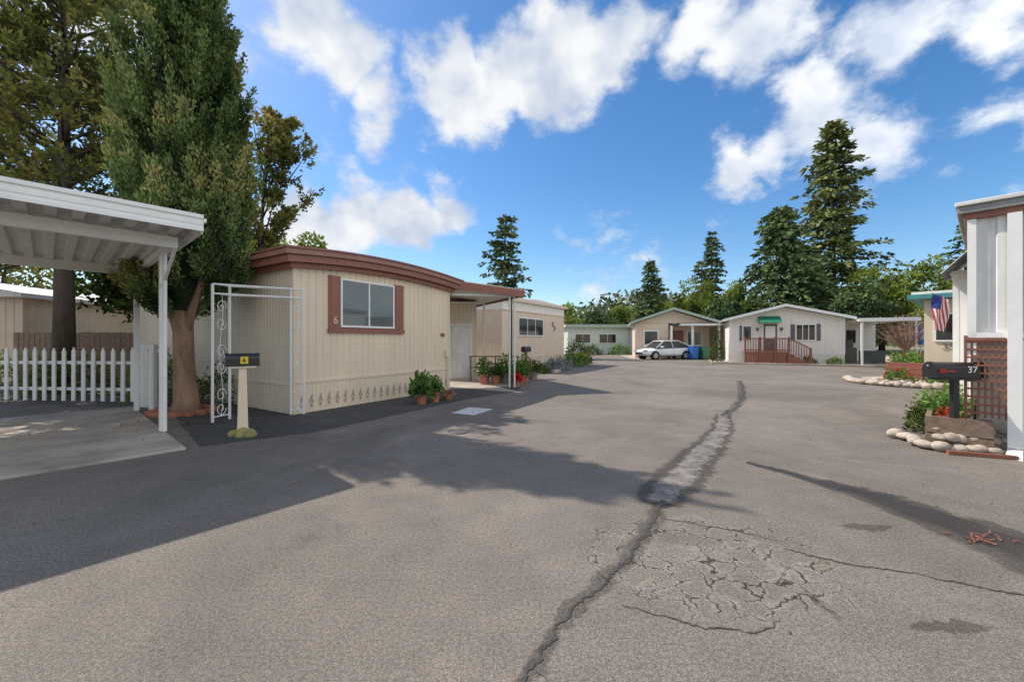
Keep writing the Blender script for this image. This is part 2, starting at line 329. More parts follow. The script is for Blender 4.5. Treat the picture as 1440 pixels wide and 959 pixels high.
# ------------------------------------------------------------------ ground
meshobj('ground',[(-900,-900,-.012),(900,-900,-.012),(900,900,-.012),(-900,900,-.012)],[(0,1,2,3)],mat('dry_ground',(.20,.18,.10),.95,.35,.8,.3,20))
def asphalt(name,base,road=True):
    m=bpy.data.materials.new(name); nt,N,L=nodes(m)
    o=N.new('ShaderNodeOutputMaterial'); b=N.new('ShaderNodeBsdfPrincipled'); L.new(b.outputs[0],o.inputs[0]); b.inputs['Roughness'].default_value=.85; b.inputs['Specular IOR Level'].default_value=.3
    tc=N.new('ShaderNodeTexCoord'); V=tc.outputs['Object']
    def noise(s,d=4,r=.6,v=V,dist=0):
        n=N.new('ShaderNodeTexNoise'); n.inputs['Scale'].default_value=s; n.inputs['Detail'].default_value=d; n.inputs['Roughness'].default_value=r; n.inputs['Distortion'].default_value=dist; L.new(v,n.inputs['Vector']); return n.outputs[0]
    def mr(x,a,bb,c,d,smooth=False):
        n=N.new('ShaderNodeMapRange'); n.inputs[1].default_value=a;n.inputs[2].default_value=bb;n.inputs[3].default_value=c;n.inputs[4].default_value=d
        if smooth: n.interpolation_type='SMOOTHSTEP'
        L.new(x,n.inputs[0]); return n.outputs[0]
    def mt(op,a,bb,cc=None):
        n=N.new('ShaderNodeMath'); n.operation=op
        for i,q in enumerate((a,bb,cc)):
            if q is None: continue
            if isinstance(q,(int,float)): n.inputs[i].default_value=q
            else: L.new(q,n.inputs[i])
        return n.outputs[0]
    def vm(op,a,bb=None,sc=None):
        n=N.new('ShaderNodeVectorMath'); n.operation=op; L.new(a,n.inputs[0])
        if bb is not None:
            if isinstance(bb,tuple): n.inputs[1].default_value=bb
            else: L.new(bb,n.inputs[1])
        if sc is not None: L.new(sc,n.inputs['Scale'])
        return n
    fine=mr(noise(150,1,.8),.33,.67,.52,1.48); med=mr(noise(2.2,4,.65),.3,.7,.86,1.12); big=mr(noise(.33,3,.6,dist=.8),.35,.65,.80,1.12)
    grit=mr(noise(48,1,.6),.35,.65,.80,1.2)
    v=mt('MULTIPLY',mt('MULTIPLY',fine,med),mt('MULTIPLY',big,grit))
    vo=N.new('ShaderNodeTexVoronoi'); vo.inputs['Scale'].default_value=110; L.new(V,vo.inputs['Vector'])
    fl=mr(vo.outputs['Distance'],.1,.25,.8,0); v=mt('ADD',v,mt('MULTIPLY',fl,mr(noise(70,0),.53,.6,0,1)))
    st=mr(noise(1.1,4,.7,dist=.5),.57,.74,1,.72); v=mt('MULTIPLY',v,st)
    hgt=v
    if road:
        nn=N.new('ShaderNodeTexNoise'); nn.inputs['Scale'].default_value=4.5; nn.inputs['Detail'].default_value=4; nn.inputs['Roughness'].default_value=.62; L.new(V,nn.inputs['Vector'])
        wv=N.new('ShaderNodeVectorMath'); wv.operation='MULTIPLY_ADD'; L.new(nn.outputs['Color'],wv.inputs[0]); wv.inputs[1].default_value=(.26,.26,0); L.new(V,wv.inputs[2])
        sp=vm('SUBTRACT',wv.outputs[0],(.13,.13,0)); sep=vm('MULTIPLY',sp.outputs[0],(1,1,0)).outputs[0]
        def spot(cx,cy,sx,sy):
            s=vm('SUBTRACT',sep,(cx,cy,0)); q=vm('MULTIPLY',s.outputs[0],(1/sx,1/sy,0)); return vm('LENGTH',q.outputs[0]).outputs['Value']
        def seg(p,q,r0,r1):
            bx_,by_=q[0]-p[0],q[1]-p[1]; ll=bx_*bx_+by_*by_
            pa=vm('SUBTRACT',sep,(p[0],p[1],0)); dt=vm('DOT_PRODUCT',pa.outputs[0],(bx_/ll,by_/ll,0)).outputs['Value']
            n=N.new('ShaderNodeClamp'); L.new(dt,n.inputs[0]); h=n.outputs[0]
            cst=N.new('ShaderNodeCombineXYZ'); cst.inputs[0].default_value=bx_; cst.inputs[1].default_value=by_
            bh=vm('SCALE',cst.outputs[0],None,h); dd=vm('SUBTRACT',pa.outputs[0],bh.outputs[0]); ln=vm('LENGTH',dd.outputs[0]).outputs['Value']
            return mt('DIVIDE',ln,mt('MULTIPLY_ADD',h,r1-r0,r0))
        def chain(pts):
            a=None
            for i in range(len(pts)-1):
                s=seg(pts[i][:2],pts[i+1][:2],pts[i][2],pts[i+1][2]); a=s if a is None else mt('MINIMUM',a,s)
            return a
        n25=noise(9,4,.7); nc=mt('SUBTRACT',n25,.5)
        def mask(d,lo=.8,hi=1.1,nz=.5): return mr(mt('ADD',d,mt('MULTIPLY',nc,nz)),lo,hi,1,0,True)
        ve=N.new('ShaderNodeTexVoronoi'); ve.feature='DISTANCE_TO_EDGE'; ve.inputs['Scale'].default_value=5.6; L.new(sep,ve.inputs['Vector'])
        mk=mask(spot(1.35,2.75,.85,.66),.8,1.15,.9)
        cr=mt('MULTIPLY',mr(ve.outputs['Distance'],.012,.040,1,0,True),mk)
        cr=mt('MULTIPLY',cr,mr(noise(4,2),.36,.5,.25,1))
        halo=mt('MULTIPLY',mr(ve.outputs['Distance'],.03,.16,.34,0,True),mk)
        v=mt('ADD',v,mt('MULTIPLY',halo,mr(noise(6,2),.35,.6,.2,1.3))); v=mt('MULTIPLY',v,mt('SUBTRACT',1,mt('MULTIPLY',cr,.8)))
        # sealed / damp run-off blotches coming from the right-hand planter
        dmp=chain([(2.9,4.85,.06),(3.2,4.35,.13),(3.5,3.8,.26),(3.6,3.25,.36),(3.7,2.75,.42),(3.5,1.9,.5)])
        dm=mask(dmp,.78,.96,.8); dmin=mask(dmp,.35,.75,.8)
        sw=chain([(1.42,3.80,.20),(1.95,4.5,.22),(2.75,5.6,.19),(3.5,6.65,.16),(4.25,8.0,.10)])
        rim=mask(sw,1.0,1.35,.5); inn=mask(sw,.45,.8,1.1)
        sj=mask(chain([(-.15,1.3,.07),(.27,2.14,.055),(.77,2.69,.07),(1.19,3.33,.09),(1.5,3.95,.13)]),.5,1.05,1.3)
        sj2=mask(chain([(4.1,7.7,.12),(5.9,10.2,.12),(8.4,14.7,.12)]),.5,1.1,1.0)
        v=mt('MULTIPLY',v,mt('SUBTRACT',1,mt('ADD',mt('MULTIPLY',dm,.52),mt('MULTIPLY',dmin,.22))))
        v=mt('MULTIPLY',v,mt('SUBTRACT',1,mt('MULTIPLY',rim,.55)))
        v=mt('MULTIPLY',v,mt('SUBTRACT',1,mt('MULTIPLY',mt('MAXIMUM',sj,sj2),.42)))
        v=mt('ADD',v,mt('MULTIPLY',inn,mr(noise(6,4,.75),.38,.62,.2,1.15)))
        blot=mask(mt('MINIMUM',spot(2.85,3.2,.2,.06),spot(2.3,2.1,.25,.05)),.8,1.05,.8)
        v=mt('MULTIPLY',v,mt('SUBTRACT',1,mt('MULTIPLY',blot,.45)))
        hgt=mt('SUBTRACT',v,cr)
        rough=mt('SUBTRACT',.85,mt('MULTIPLY',mt('MAXIMUM',dmin,mt('MULTIPLY',inn,1.2)),.45))
        L.new(rough,b.inputs['Roughness'])
    mul=N.new('ShaderNodeVectorMath'); mul.operation='SCALE'; mul.inputs[0].default_value=base; L.new(v,mul.inputs['Scale'])
    L.new(mul.outputs[0],b.inputs['Base Color'])
    bp=N.new('ShaderNodeBump'); bp.inputs['Strength'].default_value=.6; bp.inputs['Distance'].default_value=.005; L.new(fine,bp.inputs['Height']); L.new(bp.outputs[0],b.inputs['Normal'])
    return m
sheet('asphalt_road',[(-26,-14),(34,-14),(34,24.6),(27,26),(14,31.5),(13,60),(3,60),(4,44),(-2,28),(-26,20)],0,asphalt('asphalt',(.207,.180,.153)))
DK=asphalt('fresh_asphalt',(.085,.082,.08),False)
sheet('asphalt_patch',[(-4.40,5.6),(-3.2,6.5),(-2.3,8.0),(-1.2,10.0),(.2,11.7),(.3,13.2),(-1.85,12.1),(-4.3,8.2),(-6.0,10.5),(-8.1,9.3)],.004,DK,.012)
tar=mat('crack_tar',(.055,.05,.046),.8,.4,9,.3,90)
def strip(name,pts,ws,z,m,jit=.02,step=.03):
    v=[];P=[Vector((x,y)) for x,y in pts]; off=0; wq=1
    for i in range(len(P)-1):
        n=max(2,int((P[i+1]-P[i]).length/step)); d=(P[i+1]-P[i]).normalized(); s=Vector((-d.y,d.x))
        for q in range(n):
            t=q/n; off=off*.8+random.uniform(-jit,jit); wq=wq*.5+.5*random.uniform(.1,2.0); wdt=(ws[i]*(1-t)+ws[i+1]*t)*wq; p=P[i].lerp(P[i+1],t)+s*off
            v+= [(p.x-s.x*wdt/2,p.y-s.y*wdt/2,z),(p.x+s.x*wdt/2,p.y+s.y*wdt/2,z)]
    n=len(v)//2; f=[(2*i,2*i+1,2*i+3,2*i+2) for i in range(n-1)]
    return meshobj(name,v,f,m)
strip('road_crack',[(-.1,1.4),(.05,1.75),(.27,2.14),(.51,2.39),(.77,2.69),(1.19,3.33),(1.42,3.75)],[.030,.026,.015,.018,.025,.038,.05],.004,tar,.012,.015)
strip('road_crack',[(4.2,7.9),(5.0,8.9),(5.9,10.2),(7.2,12.4),(8.4,14.7)],[.08,.06,.06,.05,.04],.004,tar,.03)
strip('road_crack',[(1.95,2.86),(2.2,2.7),(2.47,2.61),(2.85,2.42),(3.3,2.2)],[.006,.012,.009,.012,.012],.004,tar,.012,.02)
strip('road_crack',[(.62,2.25),(.95,2.1),(1.25,2.02),(1.45,2.15)],[.005,.008,.008,.003],.004,tar,.012,.02)
strip('road_crack',[(.10,1.8),(.22,1.7),(.33,1.55),(.5,1.45)],[.004,.007,.007,.003],.005,tar,.01,.02)
strip('road_crack',[(1.25,3.35),(1.7,3.15),(2.05,2.95)],[.005,.008,.004],.005,tar,.012,.02)
sheet('utility_lid',[(-1.25,8.15),(-.75,7.9),(-.4,8.6),(-.95,8.85)],.008,M['lid'])
mb=MB(); mb.lathe([(0,.012),(.13,.012),(.135,.006),(.17,.014),(.18,.004)],(-.87,6.5,0),28); mb.obj('manhole_cover',mat('cast_iron',(.10,.095,.09),.6,.3,30,.3),None)
mb=MB()
for i in range(22):
    x=3.5+random.gauss(0,.10); y=2.98+random.gauss(0,.05); a=random.uniform(0,3.1); l=random.uniform(.02,.08)
    mb.tube([(x,y,.008),(x+math.cos(a)*l,y+math.sin(a)*l,.014+random.uniform(0,.015))],[.007,.003],5)
mb.obj('bark_debris',M['lattice'])
k=1500; X=np.concatenate([rng.normal(-5.6,1.1,k//2),rng.uniform(-6,6,k//2)]); Y=np.concatenate([rng.normal(7.8,.9,k//2),rng.uniform(2,14,k//2)])
ok=np.ones(k,bool); ok[k//2:]=rng.uniform(0,1,k-k//2)<.3; X=X[ok];Y=Y[ok]
dd=unit(len(X)); dd[:,2]*=.1
cards('leaf_litter',np.stack([X,Y,np.full(len(X),.048)*(X<-4.4)+.008],1),dd,.028,.014,leafmat('dry_leaf',(.10,.06,.03),(.30,.19,.09),0,5))
# ------------------------------------------------------------------ left carport
ax=(.65,.76); bx=(-.76,.65)
def AB(s,t,o=(-4.46,5.45)): return (o[0]+ax[0]*s+bx[0]*t,o[1]+ax[1]*s+bx[1]*t)
sl=[AB(0,0),AB(0,5.2),AB(-9,5.2),AB(-9,0)]
o=meshobj('driveway_slab_pavement',[(x,y,-.01) for x,y in sl]+[(x,y,.035) for x,y in sl],BF,M['concrete']); bevel(o,.012)
cp=empty('carport',-4.23,5.45,0,49.45)
def ribbed_roof(name,x0,x1,y0,y1,z,zs,m,parent,pitch=.23,h=.06):
    v=[];prof=[];x=x0
    while x<x1-.001:
        for t,q in ((0,0),(.42,0),(.5,1),(.92,1)): prof.append((min(x+t*pitch,x1),q*h))
        x+=pitch
    for x,q in prof:
        for y,t in ((y0,0),(y1,1)): v.append((x,y,z+q+zs*t))
    f=[(2*i,2*i+1,2*i+3,2*i+2) for i in range(len(prof)-1)]
    o=meshobj(name,v,f,m,parent); s=o.modifiers.new('s','SOLIDIFY'); s.thickness=.006; return o
ribbed_roof('roof_panels',-9.0,-.021,.003,5.6,3.03,-.06,M['greywhite'],cp)
mb=MB()
mb.box(-9,0,-.03,.0,2.99,3.19); mb.box(-9,.0,-.05,-.03,3.15,3.2); mb.box(-9,0,-.045,-.03,2.975,3.02); mb.box(-9,0,-.038,-.03,3.06,3.10)
mb.box(-.02,.0,.0,5.6,2.95,3.14); mb.box(.0,.03,-.05,5.6,3.1,3.15)
mb.obj('fascia',M['white'],cp)
mb=MB()
for yy in (.75,4.5): mb.box(-9,-.15,yy-.05,yy+.05,2.83,2.985)
for xx in (-.17,-3.6,-7.0):
    for yy in (1.75,4.6): mb.box(xx-.04,xx+.04,yy-.04,yy+.04,.03,2.83 if yy>4 else 2.9)
mb.box(-.21,-.13,.8,4.45,2.87,2.985)
mb.tube([(-.17,1.75,2.35),(-.17,.75,2.85)],.025,8)
mb.tube([(-.17,1.55,.05),(-.17,1.55,2.95)],.03,8)
mb.obj('posts_and_beams',M['white'],cp)
# ------------------------------------------------------------------ home 6
h6=empty('mobile_home',-4.39,8.0,0,58.2); W=4.72; LEN=8.6; RS=.15
arch=lambda x,zb,rise: zb+rise*max(0,(1-((x-W/2)/(W/2+.25))**2))
corr('front_siding','x',0,W,.66,lambda q:arch(q,2.97,RS),0,M['cream'],h6,.165,.014)
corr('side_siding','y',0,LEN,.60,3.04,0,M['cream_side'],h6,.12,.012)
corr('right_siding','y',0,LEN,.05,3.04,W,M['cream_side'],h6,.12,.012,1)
corr('front_skirting','x',0,W,.0,.62,-.012,M['cream'],h6,.10,.010)
corr('side_skirting','y',0,LEN,.0,.58,-.012,M['cream_side'],h6,.10,.010)
box('back_wall',0,W,LEN,LEN+.05,0,3.0,M['cream'],h6)
mb=MB(); mb.box(-.02,W+.01,-.03,.01,.615,.665); mb.box(-.03,.0,.0,LEN,.575,.62); mb.box(-.02,.03,-.022,.03,0,.612); mb.box(-.015,.04,-.018,.04,.67,2.95); mb.box(W-.04,W+.02,-.018,.03,.0,2.95)
mb.obj('corner_trim',M['cream'],h6)
mb=MB()
for i in range(23):
    x=.12+i*.2
    mb.add([(x,-.028,.2),(x+.02,-.028,.2),(x+.075,-.028,.36),(x+.055,-.028,.38)],[(0,1,2,3)]); mb.add([(x+.08,-.0285,.2),(x+.10,-.0285,.2),(x+.05,-.0285,.33),(x+.035,-.0285,.31)],[(0,1,2,3)])
    mb.add([(x+.02,-.0275,.12),(x+.07,-.0275,.12),(x+.06,-.0275,.19),(x+.03,-.0275,.19)],[(0,1,2,3)])
mb.obj('skirting_pattern',mat('skirt_vent_paint',(.40,.31,.22),.8,.1),h6)
def archband(name,y0,y1,zb,zt,x0,x1,rise,m):
    n=24; xs=[x0+(x1-x0)*i/n for i in range(n+1)]
    v=[]
    for y in (y0,y1):
        for x in xs: q=arch(x,0,rise); v+=[(x,y,zb+q),(x,y,zt+q)]
    k=2*(n+1); f=[]
    for i in range(n):
        a=2*i; f+=[(a,a+2,a+3,a+1),(k+a,k+a+1,k+a+3,k+a+2),(a+1,a+3,k+a+3,k+a+1),(a,k+a,k+a+2,a+2)]
    f+=[(0,1,k+1,k),(2*n,k+2*n,k+2*n+1,2*n+1)]
    return meshobj(name,v,f,m,h6)
archband('roof',-.24,LEN+.2,3.02,3.16,-.24,W+.24,RS,M['brown'])
archband('roof_top_lip',-.30,LEN+.25,3.165,3.27,-.30,W+.30,RS,M['brown_top'])
archband('roof_gravel_stop',-.33,LEN+.27,3.273,3.31,-.33,W+.33,RS,M['brown'])
archband('fascia_inner',-.12,LEN,2.92,3.015,-.12,W+.12,RS,M['brown'])
window('window',1.08,2.52,1.83,2.84,-.02,h6,.045,2)
mb=MB(); mb.box(.76,1.03,-.045,.0,1.76,2.91); mb.box(2.57,2.88,-.045,.0,1.76,2.91); mb.box(.74,2.9,-.06,.0,1.66,1.755); mb.box(1.03,2.57,-.04,.0,1.76,1.782)
mb.box(.80,.99,-.052,-.045,1.80,2.3);mb.box(.80,.99,-.052,-.045,2.36,2.86);mb.box(2.61,2.84,-.052,-.045,1.80,2.3);mb.box(2.61,2.84,-.052,-.045,2.36,2.86)
mb.obj('shutters_and_sill',M['brown'],h6)
text('house_number','6',.24,(.9,-.06,1.93),(R(90),0,0),M['tan'],h6)
box('meter_plate',4.35,4.5,-.03,0,1.6,1.7,M['brown'],h6)
mb=MB(); mb.tube([(4.6,-.04,.1),(4.6,-.04,1.1)],.015,6); mb.box(4.52,4.66,-.06,0,1.0,1.2); mb.obj('outlet_box',M['cream'],h6)
mb=MB(); mb.lathe([(.05,3.2),(.05,3.6),(.11,3.61),(.11,3.68),(0,3.72)],(1.2,5.2,0),10); mb.obj('roof_vents',M['chrome'],h6)
# carport on right of home 6
c6=empty('carport',-1.91,12.0,0,14)
v=[(0.05,0,3.17),(2.3,0,2.93),(.9,7.4,2.93),(-1.9,7.0,3.17)]
v2=[(x,y,z+.16) for x,y,z in v]
meshobj('roof_deck',v+v2,BF,[M['greywhite']],c6)
mb=MB(); mb.add([(0.0,-.04,3.06),(2.36,-.04,2.84),(2.36,-.04,3.06),(0.0,-.04,3.30),(0.0,-.005,3.06),(2.36,-.005,2.84),(2.36,-.005,3.06),(0,-.005,3.30)],[(0,1,2,3),(7,6,5,4),(3,2,6,7),(0,4,5,1),(1,5,6,2)])
mb.add([(2.31,-.005,2.86),(2.36,-.005,2.86),(.96,7.4,2.86),(.91,7.4,2.86),(2.31,-.005,3.13),(2.36,-.005,3.13),(.96,7.4,3.13),(.91,7.4,3.13)],BF); mb.obj('fascia',M['brown'],c6)
mb=MB()
for x,y in ((1.92,.12),(2.08,.12)): mb.box(x-.025,x+.025,y-.025,y+.025,.0,2.95)
for k,(x,y) in enumerate(((1.5,2.4),(1.1,4.6),(.75,6.8))): mb.box(x-.03,x+.03,y-.03,y+.03,0,2.95)
mb.box(.1,2.1,.10,.14,2.86,2.925)
mb.obj('posts',M['greywhite'],c6)
mb=MB(); mb.box(1.96,2.0,.08,.12,.0,2.85); mb.obj('dark_post',M['black'],c6)
sheet('carport_slab_pavement',[(-1.85,12.15),(.25,12.75),(-1.5,20),(-6,18)],.008,M['concrete'])
sh=empty('storage_shed',-2.55,14.6,0,10)
corr('siding','x',0,1.25,.0,2.85,0,M['cream_side'],sh,.15,.012)
corr('siding_right','y',0,2.2,.0,2.85,1.25,M['cream_side'],sh,.15,.012,1)
box('roof',-.05,1.3,-.06,2.3,2.852,2.91,M['greywhite'],sh)
mb=MB(); mb.box(.25,.31,-.04,-.005,.1,2.05);mb.box(1.0,1.06,-.04,-.005,.1,2.05);mb.box(.25,1.06,-.04,-.005,2.051,2.11); mb.obj('door_frame',M['white'],sh); box('door',.32,.99,-.03,-.005,.1,2.04,M['greywhite'],sh)
mb=MB(); 
for x in (-1.5,-.6,.2): mb.tube([(x,14.5,0),(x,14.5,.9)],.02,6)
mb.tube([(-1.55,14.5,.9),(.25,14.5,.9)],.02,6); mb.tube([(-1.55,14.5,.5),(.25,14.5,.5)],.015,6); mb.obj('handrail',M['black'])
# ------------------------------------------------------------------ home 5
h5=empty('mobile_home',-.47,18.75,0,58.2); W5=7.0
corr('front_siding','x',0,W5,.6,2.95,0,M['tan'],h5,.2,.014); corr('side_siding','y',0,9,.0,2.95,0,M['tan'],h5,.2,.014)
corr('front_upper_siding','x',0,W5,2.95,3.42,-.01,M['offwhite'],h5,.12,.012); corr('side_upper_siding','y',0,9,2.95,3.42,-.01,M['offwhite'],h5,.12,.012)
corr('front_skirting','x',0,W5,0,.6,-.015,M['tan'],h5,.1,.01); corr('right_siding','y',0,9,0,3.42,W5,M['tan'],h5,.2,.014,1)
prism('roof',[(-.15,3.42),(W5+.15,3.42),(W5+.15,3.52),(W5/2,3.68),(-.15,3.52)],'y',-.15,9,M['offwhite'],h5,.01)
mb=MB(); mb.box(-.17,W5+.17,-.17,-.152,3.40,3.54); mb.box(-.02,W5+.02,-.035,0,2.93,2.97); mb.box(-.02,W5+.02,-.035,0,.59,.63); mb.obj('trim',M['tan'],h5)
window('window',1.5,4.1,1.75,2.6,-.02,h5,.05,3,False)
mb=MB(); mb.tube([(5.5+.18*math.sin(t),-.05,2.3+.35*(t/6.28-.5)*1.4) for t in np.linspace(0,6.28,24)],.025,6); mb.obj('wall_ornament',M['wood'],h5)
# ------------------------------------------------------------------ far pale green home
h4=empty('mobile_home',5.9,42,0,6)
corr('siding','x',0,6.6,0,2.85,0,M['teal2'],h4,.3,.02); box('side_wall',0,.05,0.03,8,0,2.85,M['teal2'],h4)
box('roof',-.4,9.2,-.5,8,2.86,3.1,M['offwhite'],h4); box('fascia',-.42,9.22,-.52,-.502,2.82,3.14,M['roofgreen'],h4)
window('window',.8,2.4,1.2,2.1,-.02,h4,.06,2,False); window('window_right',3.4,5.2,1.2,2.1,-.02,h4,.06,2,False)
mb=MB(); 
for x in (6.9,9.0): mb.box(x-.05,x+.05,-.35,-.25,0,2.85)
mb.obj('posts',M['white'],h4); box('carport_back',6.6,9.2,5,5.05,0,2.85,M['teal2'],h4)
# ------------------------------------------------------------------ house A with porch
hA=empty('porch_house',10.2,33,0,-15); 
corr('front_siding','x',0,2.6,0,2.85,0,M['tan'],hA,.3,.02)
corr('front_siding_recess','x',2.6,5.9,0,2.85,1.6,M['tan'],hA,.3,.02); box('recess_side',2.55,2.6,0,1.6,0,2.85,M['tan'],hA)
box('left_wall',0,.05,.03,7,0,2.85,M['tan'],hA); box('right_wall',5.9,5.95,1.6,7,0,2.85,M['tan'],hA)
prism('gable_wall',[(0.02,2.86),(5.93,2.86),(2.95,3.85)],'y',.05,.15,M['tan'],hA)
def gable(name,x0,x1,y0,y1,ze,zp,t,m,parent,trim):
    xm=(x0+x1)/2
    prism(name,[(x0,ze),(xm,zp),(x1,ze),(x1,ze+t),(xm,zp+t),(x0,ze+t)],'y',y0,y1,m,parent)
    prism(name+'_barge',[(x0-.03,ze-.06),(xm,zp-.06),(x1+.03,ze-.06),(x1+.03,ze+t*.9),(xm,zp+t*.9),(x0-.03,ze+t*.9)],'y',y0-.06,y0-.003,trim,parent)
gable('roof',-.4,6.3,-.6,7,2.83,3.95,.16,M['roofgreen'],hA,M['roofgreen'])
box('porch_roof',3.4,8.2,-.9,4,2.62,2.78,M['offwhite'],hA); 
mb=MB()
for x in (2.75,4.3,6.2,7.6,8.05): mb.box(x-.08,x+.08,-.6,-.44,0,2.62)
mb.obj('porch_columns',M['white'],hA)
window('window',.75,1.75,1.15,2.2,-.02,hA,.09,1,False); window('porch_window',4.3,5.3,1.1,2.2,1.58,hA,.07,2,False)
box('door',3.1,3.95,1.54,1.59,.3,2.3,M['brown'],hA); box('porch_back',5.95,8.2,3.8,3.85,0,2.6,M['tan'],hA)
# ------------------------------------------------------------------ house B
hB=empty('gabled_house',14.7,26.9,0,-24); WB=6.2
corr('front_siding','x',0,WB,.62,2.85,0,M['offwhite'],hB,.35,.018); corr('skirting','x',0,WB,0,.6,-.01,M['offwhite'],hB,.12,.012)
box('left_wall',0,.05,.03,8,0,2.85,M['offwhite'],hB); box('right_wall',WB-.05,WB,.03,8,0,2.85,M['offwhite'],hB)
prism('gable_wall',[(0.02,2.85),(WB-.02,2.85),(WB/2,3.62)],'y',.0,.1,M['offwhite'],hB)
gable('roof',-.4,WB+.4,-.5,8,2.78,3.68,.12,M['roofgrey'],hB,M['white'])
mb=MB(); mb.box(.0,WB,-.03,0,.6,.66); mb.box(-.02,.1,-.03,.02,.66,2.85); mb.box(WB-.1,WB+.02,-.03,.02,.66,2.85); mb.obj('trim',M['white'],hB)
window('window',3.75,4.7,1.5,2.45,-.02,hB,.06,3,False); window('small_window',.8,1.25,1.5,2.4,-.02,hB,.06,1,False)
mb=MB(); mb.box(3.45,3.65,-.035,-.005,1.45,2.5); mb.box(4.8,5.0,-.035,-.005,1.45,2.5);mb.box(.58,.72,-.035,-.005,1.45,2.45); mb.obj('shutters',M['room'],hB)
box('door',1.95,2.7,-.05,-.005,.75,2.55,M['room'],hB); mb=MB(); mb.box(1.86,1.949,-.06,0,.75,2.55);mb.box(2.701,2.79,-.06,0,.75,2.55);mb.box(1.86,2.79,-.06,0,2.551,2.64); mb.box(2.05,2.6,-.062,-.052,1.6,2.4); mb.obj('door_frame',M['white'],hB)
prism('door_awning',[(-.9,2.62),(-.02,3.05),(-.02,2.62)],'x',1.65,2.85,M['awngreen'],hB)
for i,(x,z) in enumerate(((1.6,2.2),(2.95,2.2))): box('porch_lamp_%d'%i,x-.05,x+.05,-.12,-.02,z-.1,z+.1,M['black'],hB)
dk=MB(); D0,D1=.75,3.1
dk.box(D0,D1,-1.5,-.04,.66,.76)
for x in np.arange(D0,D1,.14): dk.box(x,x+.04,-1.5,-1.46,.76,1.55)
dk.box(D0,D1,-1.53,-1.44,1.55,1.62); dk.box(D0,D1,-1.51,-1.45,.84,.9)
for x in (D0,1.55,2.35,D1-.04): dk.box(x-.05,x+.05,-1.56,-1.42,0,1.68)
for x in np.arange(D0+.05,D1,.12): dk.box(x,x+.1,-1.49,-1.47,0,.66)
for i in range(4): dk.box(D1+.26*i,D1+.26*(i+1),-1.5,-.3,0,.6-.15*i)
for i in range(8):
    x=D1+.05+i*.13; zt=1.55-.075*i; dk.box(x,x+.04,-1.55,-1.51,zt-.85,zt)
dk.tube([(D1,-1.53,1.58),(D1+1.05,-1.53,.98)],.04,6); dk.box(D1+1.02,D1+1.1,-1.57,-1.49,0,1.0)
dk.obj('deck_and_stairs',M['lattice'],hB)
box('carport_roof',WB+.42,WB+3.1,-.9,5,2.62,2.72,M['offwhite'],hB); box('carport_fascia',WB+.4,WB+3.15,-.95,-.903,2.58,2.78,M['white'],hB)
mb=MB()
for x in (WB+.6,WB+3.0): mb.box(x-.05,x+.05,-.8,-.7,0,2.62)
mb.obj('carport_posts',M['white'],hB); box('carport_back_wall',WB,WB+3.1,4.9,4.95,0,2.6,M['offwhite'],hB)
window('shed_window',WB+.9,WB+2.0,1.3,2.2,4.88,hB,.06,2,False)
mb=MB(); mb.box(WB+.5,WB+1.2,2,3.2,0,1.0); mb.box(WB+1.6,WB+2.7,2.2,3.0,0,.8); mb.box(WB+.55,WB+1.05,2.1,2.9,1.0,1.5); mb.obj('stored_boxes',M['room'],hB)
def inB(o): o.location=hB.location; o.rotation_euler=hB.rotation_euler; return o
inB(box('concrete_kerb',-1.2,10.5,-2.3,-2.1,0,.10,M['concrete'],None,.02))
inB(sheet('driveway_pavement',[(-1.2,-2.09),(10.5,-2.09),(10.5,9),(-1.2,9)],.006,M['concrete']))
sheet('driveway_pavement',[(9.5,31.4),(17.5,29.4),(19,40),(11,42)],.004,M['concrete'])
sheet('gravel_pavement',[(24.8,21.6),(34,17),(34,60),(27,60)],.008,M['gravel'])
